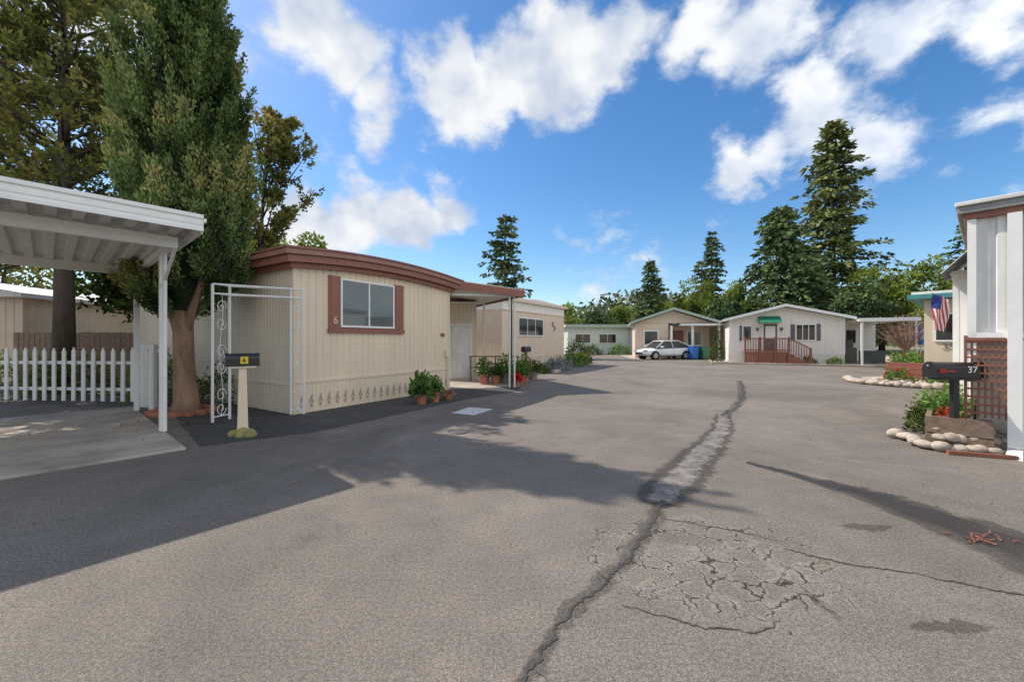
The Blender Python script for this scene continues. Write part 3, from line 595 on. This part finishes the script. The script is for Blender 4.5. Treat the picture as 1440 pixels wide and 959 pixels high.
# ------------------------------------------------------------------ car
def sedan(name,x,y,rot):
    e=empty(name,x,y,0,rot)
    prof=[(-2.22,.42,.62,.62),(-2.12,.28,.72,.76),(-1.7,.24,.84,.86),(-1.0,.22,.92,.88),(0,.22,.95,.89),(1.0,.22,.98,.89),(1.7,.26,1.02,.86),(2.1,.32,1.0,.78),(2.22,.45,.9,.66)]
    v=[];f=[]
    for x0,zb,zt,hw in prof:
        v+=[(x0,-hw*.93,zb),(x0,-hw,zb+.2),(x0,-hw,zt-.18),(x0,-hw*.88,zt),(x0,hw*.88,zt),(x0,hw,zt-.18),(x0,hw,zb+.2),(x0,hw*.93,zb)]
    for i in range(len(prof)-1):
        for j in range(8): f.append((i*8+j,i*8+(j+1)%8,(i+1)*8+(j+1)%8,(i+1)*8+j))
    f+=[tuple(range(8)),tuple(range(8*(len(prof)-1)+7,8*(len(prof)-1)-1,-1))]
    o=meshobj('body',v,f,M['carpaint'],e,True); s=o.modifiers.new('s','SUBSURF'); s.levels=s.render_levels=2
    A=[(-1.2,.90,.78),(-.45,1.40,.60),(.75,1.43,.60),(1.75,1.00,.74)]
    v=[]
    for x0,z,hw in A: v+=[(x0,-hw,z),(x0,hw,z)]
    for x0,z,hw in [(-1.3,.85,.80),(-.45,.88,.82),(.75,.9,.82),(1.85,.92,.78)]: v+=[(x0,-hw,z),(x0,hw,z)]
    f=[(0,1,3,2),(2,3,5,4),(4,5,7,6),(0,2,10,8),(2,4,12,10),(4,6,14,12),(1,9,11,3),(3,11,13,5),(5,13,15,7),(0,8,9,1),(6,7,15,14)]
    bevel(meshobj('windows',v,f,M['dark'],e),.03)
    mb=MB(); mb.add([(-.55,-.62,1.39),(-.55,.62,1.39),(.85,-.62,1.42),(.85,.62,1.42),(-.4,-.56,1.45),(-.4,.56,1.45),(.7,-.56,1.47),(.7,.56,1.47)],[(4,5,7,6),(0,4,6,2),(1,3,7,5),(0,1,5,4),(2,6,7,3)])
    for s in (-1,1):
        mb.tube([(-1.25,s*.80,.9),(-.5,s*.62,1.41),(.8,s*.62,1.44),(1.8,s*.76,1.02)],.03,6); mb.tube([(.15,s*.64,1.43),(.2,s*.83,.93)],.03,6)
        mb.box(-.95,-.75,min(s*.88,s*1.02),max(s*.88,s*1.02),.92,1.05)
    mb.obj('roof_and_pillars',M['carpaint'],e)
    mb=MB(); mh=MB()
    for xx in (-1.38,1.35):
        for s in (-1,1):
            mb.tube([(xx,s*.69,.32),(xx,s*.895,.32)],.36,20); mb.tube([(xx,s*.70,.32),(xx,s*.905,.32)],.32,20)
            mh.tube([(xx,s*.9,.32),(xx,s*.915,.32)],.20,14)
    mb.obj('tyres_and_arches',M['tyre'],e); mh.obj('wheel_hubs',M['chrome'],e)
    mb=MB(); mb.box(-2.2,-1.98,-.74,-.45,.62,.74); mb.box(-2.2,-1.98,.45,.74,.62,.74); mb.obj('headlights',M['chrome'],e)
    mb=MB(); mb.box(2.02,2.2,-.77,-.5,.75,.9); mb.box(2.02,2.2,.5,.77,.75,.9); mb.obj('tail_lights',M['red'],e)
    mb=MB(); mb.box(-2.23,-2.1,-.5,.5,.36,.55)
    for s in (-1,1): mb.box(-.9,-.895,s*.892-.003,s*.892+.003,.35,.88); mb.box(.22,.23,s*.896-.003,s*.896+.003,.35,.9)
    mb.obj('grille_and_seams',M['black'],e); return e
sedan('parked_car',11.9,31.2,16)
def bin_(name,x,y,m):
    e=empty(name,x,y,0,10); mb=MB()
    mb.add([(-.24,-.26,.06),(.24,-.26,.06),(.24,.26,.06),(-.24,.26,.06),(-.3,-.34,.95),(.3,-.34,.95),(.3,.34,.95),(-.3,.34,.95)],BF)
    o=mb.obj('body',m,e); bevel(o,.02); box('lid',-.32,.32,-.38,.36,.952,1.02,m,e,.02); mb=MB(); mb.tube([(-.28,.3,.1),(.28,.3,.1)],.1,12); mb.obj('wheels',M['tyre'],e); mb=MB(); mb.tube([(-.25,.38,.95),(.25,.38,.95)],.02,6); mb.obj('handle',m,e)
bin_('recycling_bin',13.95,30.6,M['blue']); bin_('green_waste_bin',14.65,30.4,M['green'])
# ------------------------------------------------------------------ home 37 at right
h7=empty('mobile_home',6.22,5.4,0,-50)
corr('front_siding','x',0.02,5,1.58,3.12,0,M['greywhite'],h7,.21,.02,groove=.3)
corr('side_siding','y',0,9,.0,3.12,0,M['offwhite'],h7,.21,.02,groove=.3)
box('front_lower_wall',.05,5,.25,.28,.0,1.6,M['offwhite'],h7)
box('roof_board',-.07,5.1,-.06,9.1,3.125,3.2,M['brown'],h7); box('roof_metal',-.12,5.1,-.11,9.1,3.203,3.30,M['roofgrey'],h7,.01); box('roof_cap',-.14,5.1,-.14,9.1,3.303,3.36,M['greywhite'],h7,.01)
mb=MB(); mb.box(.0,5,-.05,-.004,1.52,1.60); mb.box(-.03,.05,-.05,.05,1.3,3.12); mb.obj('sill_trim',M['white'],h7)
mb=MB(); mb.box(.31,.43,-.10,-.03,.12,3.12); mb.add([(.31,-.1,.0),(.43,-.1,.0),(.43,-.03,.12),(.31,-.03,.12),(.28,-.22,.0),(.43,-.22,.0),(.43,-.12,.1),(.31,-.12,.1)],BF); mb.box(.43,.75,-.08,-.0,.0,1.5)
mb.obj('downspout',M['white'],h7)
mb=MB()
for i in range(6): mb.box(.0+i*.058,.022+i*.058,-.052,-.04,.47,1.52)
for i in range(10): mb.box(-.03,.30,-.064,-.053,.52+i*.105,.545+i*.105)
mb.box(-.06,-.03,-.07,-.03,.3,1.56); mb.box(-.06,.30,-.075,-.065,1.49,1.53)
mb.obj('lattice_screen',M['lattice'],h7)
corr('annex_siding','x',-.26,-.01,0,2.70,2.6,M['white'],h7,.1,.012); box('annex_left',-.26,-.23,2.62,5,0,2.70,M['offwhite'],h7); box('annex_roof',-.31,-.01,2.55,5,2.702,2.75,M['greywhite'],h7)
v=[]
for i in range(13):
    y=1.7+i*.13; d=.02 if i%2 else 0; v+=[(-.03,y,3.0+d),(-.36,y,2.62+d)]
f=[(2*i,2*i+1,2*i+3,2*i+2) for i in range(12)]
o=meshobj('window_awning',v,f,[M['greywhite'],M['room']],h7,False,[i%2 for i in range(12)]); s=o.modifiers.new('s','SOLIDIFY'); s.thickness=.012
pl=empty('raised_planter',6.05,5.55,0,-48)
mb=MB(); mb.box(-.20,.42,-.16,-.10,.22,.44); mb.box(-.20,.42,-.17,-.1,.0,.2); mb.box(-.20,-.14,-.1,1.0,.0,.44); mb.obj('timbers',M['wood'],pl); box('soil',-.14,.42,-.1,1.0,0,.40,M['soil'],pl)
def stones(name,pts,m,parent=None):
    import bmesh
    bm=bmesh.new()
    for x,y,zz,r in pts:
        mt=Matrix.Translation((x,y,zz))@Matrix.Rotation(random.uniform(0,6.28),4,'Z')@Matrix.Rotation(random.uniform(-.3,.3),4,'X')@Matrix.Diagonal((r*random.uniform(1,1.5),r*random.uniform(.8,1.1),r*random.uniform(.55,.85),1))
        q=bmesh.ops.create_icosphere(bm,subdivisions=2,radius=1,matrix=mt)
        for vv in q['verts']: vv.co+=Vector((random.uniform(-1,1),random.uniform(-1,1),random.uniform(-1,1)))*r*.06
    me=bpy.data.meshes.new(name); bm.to_mesh(me); bm.free(); me.materials.append(m)
    me.polygons.foreach_set('use_smooth',[True]*len(me.polygons)); return link(bpy.data.objects.new(name,me),parent)
pts=[]
for r_,(y_,z_,n_) in enumerate(((5.36,.06,9),(5.44,.18,8),(5.52,.29,6))):
    for i in range(n_):
        t=i/(n_-1); pts.append((5.78+.06*r_+(.72-.06*r_)*t,y_-.30*t+random.uniform(-.03,.03),z_+random.uniform(-.02,.02),random.uniform(.055,.095)))
for i in range(6): pts.append((5.72+random.uniform(-.05,.05)+i*.05,5.5+i*.15,.07,random.uniform(.07,.10)))
stones('stone_border',pts,M['stone'])
o=box('border_timber',-.3,.35,-.03,.03,.0,.045,M['lattice']); o.location=(6.0,5.12,0.004); o.rotation_euler=(0,0,R(-22))
# mailboxes
def mailbox(name,x,y,rot,zt,bm_,postm,taper,label,lsize,lm,Lb=.48,Wb=.17,hb=.2,flag=False):
    e=empty(name,x,y,0,rot); zb=zt-hb; n=10
    sec=[(-Wb/2,zb),(Wb/2,zb),(Wb/2,zb+hb*.55)]+[(Wb/2*math.cos(t),zb+hb*.55+hb*.45*math.sin(t)) for t in np.linspace(.15,math.pi-.15,n)]+[(-Wb/2,zb+hb*.55)]
    prism('box',sec,'x',-Lb/2,Lb/2,bm_,e,.006)
    sec2=[(p*1.05,(z-zb)*1.04+zb-.003) for p,z in sec]; prism('door',sec2,'x',-Lb/2-.015,-Lb/2+.02,bm_,e); prism('rear_rim',sec2,'x',Lb/2-.012,Lb/2+.012,bm_,e)
    mb=MB(); w0,w1=taper; mb.add([(-w0,-w0,0),(w0,-w0,0),(w0,w0,0),(-w0,w0,0),(-w1,-w1,zb-.03),(w1,-w1,zb-.03),(w1,w1,zb-.03),(-w1,w1,zb-.03)],BF); mb.box(-Lb*.42,Lb*.42,-Wb*.45,Wb*.45,zb-.029,zb-.002)
    bevel(mb.obj('post',postm,e),.005)
    mb=MB(); mb.box(-Lb/2-.03,-Lb/2-.015,-.015,.015,zb+hb*.7,zb+hb*.85); mb.obj('latch',M['chrome'],e)
    if label: text('number',label[0],lsize,label[1],label[2],lm,e)
    if flag: 
        mb=MB(); mb.box(-Lb*.45,-Lb*.12,-Wb/2-.012,-Wb/2-.004,zb+hb*.40,zb+hb*.48); mb.box(-Lb*.45,-Lb*.33,-Wb/2-.012,-Wb/2-.004,zb+hb*.34,zb+hb*.56); mb.obj('flag',M['red'],e)
    return e
m6=mailbox('mailbox',-4.24,6.27,35,1.29,M['black'],M['cream'],(.075,.05),('6',(.02,-.105,1.185),(R(90),0,0)),.10,M['black'],Lb=.42)
box('number_plate',-.03,.07,-.098,-.088,1.13,1.24,M['yellow'],m6)
stones('mailbox_footing',[(-4.24,6.27,.03,.15),(-4.12,6.24,.03,.11),(-4.35,6.24,.02,.1)],mat('mossy_concrete',(.30,.27,.11),.95,.3,8,.4))
m7=mailbox('mailbox',6.02,5.42,-6,1.20,M['black'],M['black'],(.035,.035),('37',(.13,-.1,1.10),(R(90),0,0)),.12,M['white'],Lb=.6,Wb=.19,hb=.21,flag=True)
# ------------------------------------------------------------------ arch trellis
tr=empty('garden_archway'); mb=MB()
def P3(p,z): return (p[0],p[1],z)
a0=(-5.34,7.10);a1=(-5.26,7.42);b0=(-4.36,7.86);b1=(-4.14,7.92)
for p in (a0,a1,b0,b1): mb.box(p[0]-.016,p[0]+.016,p[1]-.016,p[1]+.016,0.03,2.5)
for z in (2.5,2.33):
    for p,q in ((a0,b1),(a1,b0)): mb.tube([P3(p,z),P3(q,z)],.015,6)
for z in (2.5,2.33,.12):
    mb.tube([P3(a0,z),P3(a1,z)],.012,6); mb.tube([P3(b0,z),P3(b1,z)],.012,6)
def scroll(c,ux,r,flip=1,z=0):
    pts=[]
    for t in np.linspace(0,1,16):
        ang=t*math.pi*2.6*flip; rr=r*(1-t*.75); pts.append((c[0]+ux[0]*rr*math.cos(ang),c[1]+ux[1]*rr*math.cos(ang),z+rr*math.sin(ang)*1.3))
    mb.tube(pts,.006,5)
for (p,q) in ((a0,a1),(b0,b1)):
    d=Vector((q[0]-p[0],q[1]-p[1])); l=d.length; d.normalize(); c=((p[0]+q[0])/2,(p[1]+q[1])/2)
    for z,fl in ((2.1,1),(1.8,-1),(1.3,1),(1.0,-1),(.5,1),(.25,-1)): scroll(c,(d.x,d.y),min(l*.38,.10),fl,z)
    pts=[(c[0]+d.x*.03*math.sin(t*9),c[1]+d.y*.03*math.sin(t*9),.12+2.2*t) for t in np.linspace(0,1,40)]; mb.tube(pts,.005,5)
mb.obj('ironwork',M['white'],tr)
# ------------------------------------------------------------------ picket fence
fe=empty('picket_fence'); mb=MB()
def fence(p,q,n,ztop,z0=.12):
    p=Vector(p);q=Vector(q);d=(q-p).normalized();s=Vector((-d.y,d.x))*.012
    for i in range(n):
        c=p.lerp(q,i/(n-1)); w=d*.045; zt=ztop+random.uniform(-.015,.015); tl=random.uniform(-.008,.008)
        v=[]
        for sg in (-1,1):
            o=s*sg
            for a,z in ((-1,z0),(1,z0),(1,zt-.1),(.0,zt),(-1,zt-.1)): v.append((c.x+w.x*a+o.x+tl*z,c.y+w.y*a+o.y,z))
        mb.add(v,[(4,3,2,1,0),(5,6,7,8,9)]+[(j,(j+1)%5,(j+1)%5+5,j+5) for j in range(5)])
    for z in (.35,.95):
        a=p+s*3.0;b=q+s*3.0; mb.add([(a.x-s.x,a.y-s.y,z),(b.x-s.x,b.y-s.y,z),(b.x+s.x,b.y+s.y,z),(a.x+s.x,a.y+s.y,z),(a.x-s.x,a.y-s.y,z+.07),(b.x-s.x,b.y-s.y,z+.07),(b.x+s.x,b.y+s.y,z+.07),(a.x+s.x,a.y+s.y,z+.07)],BF)
    for c in (p,q): mb.box(c.x-.05,c.x+.05,c.y-.02,c.y+.08,0,ztop+.08)
fence((-12.9,9.3),(-8.25,8.9),20,1.33); fence((-8.1,8.85),(-7.55,8.35),6,1.33)
mb.obj('pickets',M['white'],fe)
nb=empty('mobile_home',-24.6,13.0,0,10); corr('siding','x',0,7.2,0,3.0,0,M['tan'],nb,.25,.02); corr('right_siding','y',0,9,0,3.0,7.2,M['tan'],nb,.25,.02,1); prism('roof',[(-.3,3.0),(7.5,3.0),(7.5,3.15),(3.6,3.9),(-.3,3.15)],'y',-.4,9,M['greywhite'],nb); window('window',5.2,6.4,1.4,2.4,-.02,nb,.06,2,False)
wf=empty('wooden_fence'); mb=MB()
for i in range(46):
    x=-14.6+i*.165; mb.box(x,x+.155,13.0+random.uniform(-.005,.005),13.02,0,1.75+random.uniform(-.02,.02))
mb.box(-14.6,-7,13.03,13.08,.4,.5); mb.box(-14.6,-7,13.03,13.08,1.4,1.5)
for i in range(9): mb.box(-14.4+i*.155,-14.26+i*.155,11.5,11.52,0,1.72)
mb.obj('boards',M['wood'],wf)
box('electrical_pedestal',-10.1,-9.7,10.8,11.1,0,1.15,mat('utility_green',(.09,.17,.11),.6,.1),None,.02)
mb=MB()
for i in range(16):
    a=i/16*2*math.pi; x=-6.75+.5*math.cos(a); y=8.2+.5*math.sin(a)
    mb.box(x-.09,x+.09,y-.05,y+.05,0,.09+random.uniform(-.01,.02))
mb.obj('brick_edging',M['terra'])
# ------------------------------------------------------------------ cypress
cy=empty('cypress_tree',-6.75,8.2)
mb=MB()
mb.tube([(.06,-.05,-.05),(.05,0,.25),(.0,0,.9),(-.02,0,1.8),(-.1,0,3.2),(0,0,5),(0,0,9)],[.30,.22,.18,.17,.16,.12,.03],12)
mb.tube([(.0,.02,1.2),(-.2,.05,1.8),(-.45,0,2.6),(-.6,0,4.2)],[.11,.09,.08,.04],8); mb.tube([(0,0,1.5),(.2,-.05,2.1),(.5,0,3),(.9,0,4.5)],[.09,.08,.06,.03],8)
mb.obj('trunk',M['bark'],cy,True)
def interp(tab,z): return float(np.interp(z,[a for a,b in tab],[b for a,b in tab]))
spires=[((0,0),[(2.1,.3),(2.6,.55),(3.6,.80),(4.8,.88),(6,.82),(7.2,.66),(8.4,.46),(9.6,.24),(10.3,.02)],2.1,10.2,600),
((.80,-.05),[(2.7,.25),(4,.34),(5.5,.32),(6.8,.20),(7.7,.02)],2.7,7.6,140),((.45,.1),[(3.5,.2),(5,.36),(7,.30),(8.3,.16),(9.0,.02)],3.5,8.9,110),
((-.78,.1),[(2.7,.2),(3.8,.36),(5.0,.36),(6.0,.20),(6.8,.02)],2.7,6.7,140)]
P=[];D=[];SH=[];core=MB()
for (cx,cyy),tab,z0,z1,n in spires:
    zs=np.linspace(z0,z1,16); core.lathe([(max(.01,interp(tab,z)*.62*rng.uniform(.9,1.05)),z) for z in zs],(cx,cyy,0),14)
    zz=rng.uniform(z0,z1,n*3); keep=[z for z in zz if rng.uniform(0,1.0)<interp(tab,z)+.15][:n]
    for z in keep:
        a=rng.uniform(0,2*math.pi); fr=rng.uniform(.62,1.08); r=interp(tab,z)*fr*(1+.18*math.sin(a*3+z*1.3)+.12*math.sin(a*7-z*2))
        c=np.array([cx+r*math.cos(a),cyy+r*math.sin(a),z-.3]); d=np.array([math.cos(a)*.26,math.sin(a)*.26,1])+rng.normal(size=3)*.11
        if z<3.0: d[2]*=.4
        d/=np.linalg.norm(d); l=rng.uniform(.45,1.05); k=int(125*l/.6); u=rng.uniform(0,1,k)
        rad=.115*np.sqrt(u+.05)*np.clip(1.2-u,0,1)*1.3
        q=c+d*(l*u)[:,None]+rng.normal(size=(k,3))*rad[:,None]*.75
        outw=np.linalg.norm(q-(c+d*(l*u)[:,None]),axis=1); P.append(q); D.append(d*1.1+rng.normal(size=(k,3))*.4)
        tone=rng.uniform(-.25,.25)+(fr-.85)*.9; SH.append(np.clip(u*.8+outw*1.6-.12+rng.uniform(-.08,.12,k)+tone,0,1))  # inner plumes and plume bases darker: crown shade put into leaf colour
core.obj('inner_shade_core',mat('painted_core_shade',(.018,.027,.011),1,.3,5,0),cy)  # solid core added to block light, crown's inner shade put into its colour
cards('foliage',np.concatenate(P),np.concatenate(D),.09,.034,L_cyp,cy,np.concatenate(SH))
# loose trees left
spray_tree('cedar_tree',-12.6,11.2,13.0,3.0,L_olive,nb=140,z0=.26,leaf=.16,lpb=250,up=.45,trunkr=.26)
spray_tree('cedar_tree',-16.5,12.5,12.5,3.4,L_olive,nb=100,z0=.28,leaf=.18,lpb=220,up=.45,trunkr=.26)
spray_tree('cedar_tree',-9.9,12.8,11.5,1.9,L_olive,nb=75,z0=.3,leaf=.16,lpb=220,up=.6,trunkr=.2)
spray_tree('cedar_tree',-6.85,10.4,7.3,1.55,L_olive,nb=28,z0=.45,leaf=.12,lpb=320,up=1.1,trunkr=.10,lean=(.5,0),fill=.3,az=0)
broadleaf('shade_tree',-13.0,14.2,5.4,2.5,L_hedge,7000,.22,.35,24)
broadleaf('shade_tree',-10.5,15.5,5.0,2.4,L_hedge,6000,.22,.2,20)
broadleaf('olive_tree',-12.5,22,7.6,2.8,L_yg,7500,.24,.35,24)
broadleaf('olive_tree',-17,22,6.8,3,L_yg,6000,.27,.2,20)
broadleaf('olive_tree',-26,20,8,3.8,L_olive,7000,.27,.2,22)
shrub('fence_shrub',-11.6,10.6,0,.9,1.0,L_hedge,1500,.1); shrub('fence_shrub',-9.0,10.2,0,.7,1.2,L_yg,1200,.1); shrub('fence_shrub',-13.6,10.7,0,.9,1.1,L_yg,1300,.1)
shrub('ground_ivy',-6.9,9.6,0,.9,.8,L_hedge,1300,.1)
# ------------------------------------------------------------------ background trees
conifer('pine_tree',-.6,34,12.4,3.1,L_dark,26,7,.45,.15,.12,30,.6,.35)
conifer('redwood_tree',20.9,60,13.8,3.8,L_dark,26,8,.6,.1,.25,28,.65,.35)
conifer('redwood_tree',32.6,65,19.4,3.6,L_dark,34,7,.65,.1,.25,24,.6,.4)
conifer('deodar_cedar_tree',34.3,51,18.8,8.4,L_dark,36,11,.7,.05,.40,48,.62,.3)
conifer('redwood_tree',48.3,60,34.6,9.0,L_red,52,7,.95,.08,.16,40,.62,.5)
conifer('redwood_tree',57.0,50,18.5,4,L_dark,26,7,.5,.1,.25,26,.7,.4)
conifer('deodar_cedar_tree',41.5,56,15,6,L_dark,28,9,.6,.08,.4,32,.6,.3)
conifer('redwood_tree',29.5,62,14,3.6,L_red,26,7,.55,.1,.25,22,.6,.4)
for i,(x,y,h,r,m) in enumerate([(8.5,60,6.6,3.2,L_yg),(13.5,62,6.0,3.4,L_dark),(17.5,62,7,3,L_yg),(23,64,8.0,4,L_yg),(27,58,10.6,3.6,L_yg),(31.5,56,9.8,3.2,L_yg),
  (41.5,47,10.6,3.4,L_yg),(45.5,49,12.4,3.6,L_yg),(49.5,47,12.0,3.4,L_yg),(53.5,49,10.6,3.6,L_yg),(37,42,8,2.8,L_dark),(41,38,6.0,2.6,L_yg),(46,40,7.6,3,L_yg),(52,42,8.8,3.2,L_dark),(2,58,6.5,3.4,L_dark),(-4,48,6.4,3.2,L_yg),(25,46,6.5,2.6,L_dark)]):
    broadleaf('background_tree',x,y,h,r,m,4800,.38,.08,26)
hv=[];nx=40;ny=12
hz=lambda x,y:13*np.exp(-((x-45)/28)**2)*np.exp(-((y-140)/35)**2)+5*np.exp(-((x+30)/60)**2)*np.exp(-((y-150)/40)**2)+9*np.exp(-((x-120)/40)**2)
for j in range(ny):
    for i in range(nx):
        x=-120+i*8; y=95+j*12; hv.append((x,y,float(hz(x,y))-.5 if j else -1))
hf=[(j*nx+i,j*nx+i+1,(j+1)*nx+i+1,(j+1)*nx+i) for j in range(ny-1) for i in range(nx-1)]
meshobj('hill_terrain',hv,hf,mat('hill_green',(.09,.12,.05),.95,.4,.2),None,True)
k=12000; X=rng.uniform(-110,190,k); Y=rng.uniform(90,150,k)
cl=np.sin(X*.7)*np.cos(Y*.6+X*.2); Z=hz(X,Y)+rng.uniform(0,1,k)*(3.5+2.5*cl)
cards('distant_woodland',np.stack([X,Y,Z],1),unit(k)+np.array([0,0,.3]),2.0,1.3,leafmat('woodland_leaf',(.07,.09,.06),(.22,.25,.14),0,.08))
# bare pinkish tree
bt=empty('budding_tree',22.6,22.8,0); mb=MB(); P=[];D=[]
mb.tube([(0,0,0),(0,0,.6),(.05,0,1.1)],[.09,.07,.06],7)
for i in range(60):
    a=rng.uniform(0,6.28); el=rng.uniform(.5,1.45); l=rng.uniform(1.2,2.0); d=np.array([math.cos(a)*math.cos(el),math.sin(a)*math.cos(el),math.sin(el)])
    o_=np.array([0,0,rng.uniform(.7,1.15)]); e_=o_+d*l; mb.tube([tuple(o_),tuple(o_+d*l*.5+rng.normal(size=3)*.06),tuple(e_)],[.035,.02,.008],4)
    for q in range(6):
        s=rng.uniform(.35,1); c=o_+d*l*s; dd=d+rng.normal(size=3)*.5; mb.tube([tuple(c),tuple(c+dd*.3)],[.012,.005],3)
    k=40; s=rng.uniform(.4,1.05,k); P.append(o_+d*(l*s)[:,None]+rng.normal(size=(k,3))*.12); D.append(d+rng.normal(size=(k,3)))
mb.obj('branches',mat('pink_bark',(.40,.28,.22),.9,.2),bt); cards('buds',np.concatenate(P),np.concatenate(D),.07,.035,L_pink,bt)
# ------------------------------------------------------------------ right-side houses and garden
h35=empty('beige_house',14.9,14.4,0,-50)
M['stucco']=mat('beige_stucco',(.68,.56,.41),.85,.08,2,.2,60)
box('walls',0,7,0,9,0,2.95,M['stucco'],h35); box('teal_roof_trim',-.4,7.2,-.45,9,2.96,3.12,M['teal'],h35); box('roof_cap',-.3,7.1,-.35,9,3.123,3.22,M['offwhite'],h35)
window('window',.3,.9,1.5,2.4,-.005,h35,.06,1,False); text('house_number','35',.32,(.6,-.02,1.25),(R(90),0,0),M['room'],h35)
mb=MB()
for i in range(4): mb.box(-1.0,.0,-.6+.3*i,-.3+.3*i,0,.16*(i+1))
mb.obj('steps',M['brown'],h35)
fl=empty('flag',12.95,12.3); mb=MB(); mb.tube([(1.3,1.2,2.45),(0.05,0,2.98)],.018,6); mb.obj('pole',M['white'],fl)
v=[];f=[];mi=[];nc=14;nr=16
for j in range(nr+1):
    for i in range(nc+1):
        u=i/nc; z=2.95-j/nr*1.05; v.append((.05+u*.50*(1-.25*j/nr),.06*math.sin(u*9+j*.3),z-.2*u))
for j in range(nr):
    for i in range(nc): f.append((j*(nc+1)+i,j*(nc+1)+i+1,(j+1)*(nc+1)+i+1,(j+1)*(nc+1)+i)); mi.append(2 if (i<6 and j<7) else (i%2))
meshobj('cloth',v,f,[M['red'],M['white'],M['stripeblue']],fl,False,mi)
um=empty('patio_umbrella',23.5,22.9); mb=MB(); mb.tube([(0,0,0),(0,0,2.4)],.03,8); mb.obj('pole',M['white'],um)
mb=MB(); mb.lathe([(.03,2.4),(.10,2.1),(.15,1.6),(.14,1.25),(.1,1.3)],(0,0,0),10); mb.obj('folded_canopy',M['blue'],um)
pts=[]
for i in range(34):
    t=i/33; a=math.pi*(.75+.95*t); pts.append((14.6+2.6*math.cos(a),13.6+2.0*math.sin(a),.08,random.uniform(.10,.17)))
stones('garden_stone_border',pts,M['stone']); pts=[(12.5+random.uniform(0,3.5),12.6+random.uniform(-.4,2),.07,random.uniform(.05,.12)) for i in range(90)]
stones('garden_stone_border',pts,M['stone'])
sheet('garden_bed_ground',[(12.1,13.6),(12.8,12.2),(14.5,11.6),(17,12),(20,18),(14,16)],.01,M['gravel'],.04)
shrub('garden_shrub',14.4,13.2,.0,.45,.6,L_green,1300,.1); shrub('garden_shrub',15.2,13.6,.0,.5,.6,L_yg,1100,.1); shrub('garden_shrub',13.4,13.8,.0,.4,.45,L_green,900,.09,L_rflow)
shrub('garden_shrub',16.4,16.5,.0,.7,.9,L_green,1500,.12); shrub('garden_shrub',20.5,20.5,0,.9,.8,L_green,1500,.12,L_rflow); shrub('garden_shrub',18.3,17.8,0,.6,.7,L_hedge,1200,.12); shrub('garden_shrub',24.3,22.0,0,1.0,.7,L_green,1300,.12)
shrub('planter_plant',6.45,5.85,.35,.22,.32,L_green,500,.08); shrub('planter_plant',7.0,6.4,.1,.34,.55,L_green,900,.09); shrub('planter_plant',7.6,6.95,.0,.4,.6,L_yg,1000,.1); shrub('planter_plant',6.15,5.62,.38,.12,.16,L_rflow,90,.05)
shrub('planter_plant',6.8,6.5,0,.3,.45,L_hedge,700,.08)
def pot(name,x,y,r,h,m,lm,pr,ph,n=420,leaf=.12):
    e=empty(name,x,y); mb=MB(); mb.lathe([(0,.02),(r*.7,.0),(r,h*.85),(r*1.12,h*.85),(r*1.12,h),(r*.95,h),(r*.9,h*.9),(0,h*.9)],(0,0,0),18); mb.obj('pot',m,e,False)
    k=n; d=unit(k); d[:,2]=np.abs(d[:,2])*1.2; s=rng.uniform(.25,1,k)
    Pp=d*s[:,None]*np.array([pr,pr,ph])+np.array([0,0,h*.9]); cards('leaves',Pp,d+rng.normal(size=(k,3))*.5,leaf,leaf*.5,lm,e)
    mb=MB()
    for i in range(9): v=Pp[i]; mb.tube([(0,0,h*.85),(v[0]*.4,v[1]*.4,(h+v[2])*.5),tuple(v)],[.008,.006,.003],4)
    mb.obj('stems',M['wood'],e)
pot('potted_plant',-2.12,9.35,.13,.22,M['terra'],L_green,.25,.45,380,.16); pot('potted_plant',-1.86,9.62,.12,.26,M['terra'],L_green,.2,.22,260,.1); pot('potted_plant',-1.62,10.1,.15,.14,M['terra'],L_pink,.2,.1,160,.07)
pot('potted_plant',-1.95,10.0,.11,.3,M['potgrey'],L_green,.18,.3,200,.1)
for x,y,r,h,m,lm,pr,ph in [(-.95,13.6,.2,.33,M['terra'],L_green,.3,.5),(-.55,13.6,.18,.3,M['terra'],L_hedge,.28,.35),(-.25,13.9,.2,.35,M['potgrey'],L_green,.3,.6),(.25,13.4,.17,.3,M['terra'],L_green,.3,.45),(.42,14.1,.2,.3,M['terra'],L_yg,.3,.6),(.15,12.95,.12,.2,M['terra'],L_rflow,.15,.15),(.8,15.2,.2,.3,M['potgrey'],L_hedge,.35,.4)]:
    pot('potted_plant',x,y,r,h,m,lm,pr,ph,400,.12)
mailbox('mailbox',.55,15.5,60,1.25,M['black'],M['wood'],(.05,.04),None,.1,M['white'])
shrub('lavender_shrub',1.9,18.8,0,.55,.55,L_lav,1300,.1); shrub('lavender_shrub',2.4,20.0,0,.6,.6,L_lav,1300,.1); shrub('lavender_shrub',1.2,17.9,0,.4,.45,L_hedge,700,.1)
shrub('flowering_shrub',4.1,24.2,0,.6,.65,L_green,1200,.11,L_flower); shrub('flowering_shrub',4.7,26,0,.5,.6,L_hedge,1000,.11); shrub('garden_shrub',3.4,22.2,0,.5,.7,L_green,1000,.1); shrub('garden_shrub',4.9,30,0,1,1.5,L_hedge,1500,.14); shrub('garden_shrub',8,40,0,1,.9,L_hedge,1000,.16); shrub('garden_shrub',11,40.5,0,1,1,L_green,1000,.16)
stones('bed_edging_stones',[(2.0+.0665*i+random.uniform(-.1,.1),18.0+i*.26,.06,random.uniform(.09,.16)) for i in range(34)],M['stone'])
shrub('foundation_shrub',18.2,24.4,0,.35,.5,L_hedge,600,.1); shrub('foundation_shrub',14.2,27.6,0,.4,2.2,L_hedge,1200,.12); shrub('foundation_shrub',19.4,23.9,0,.4,.45,L_green,600,.1)
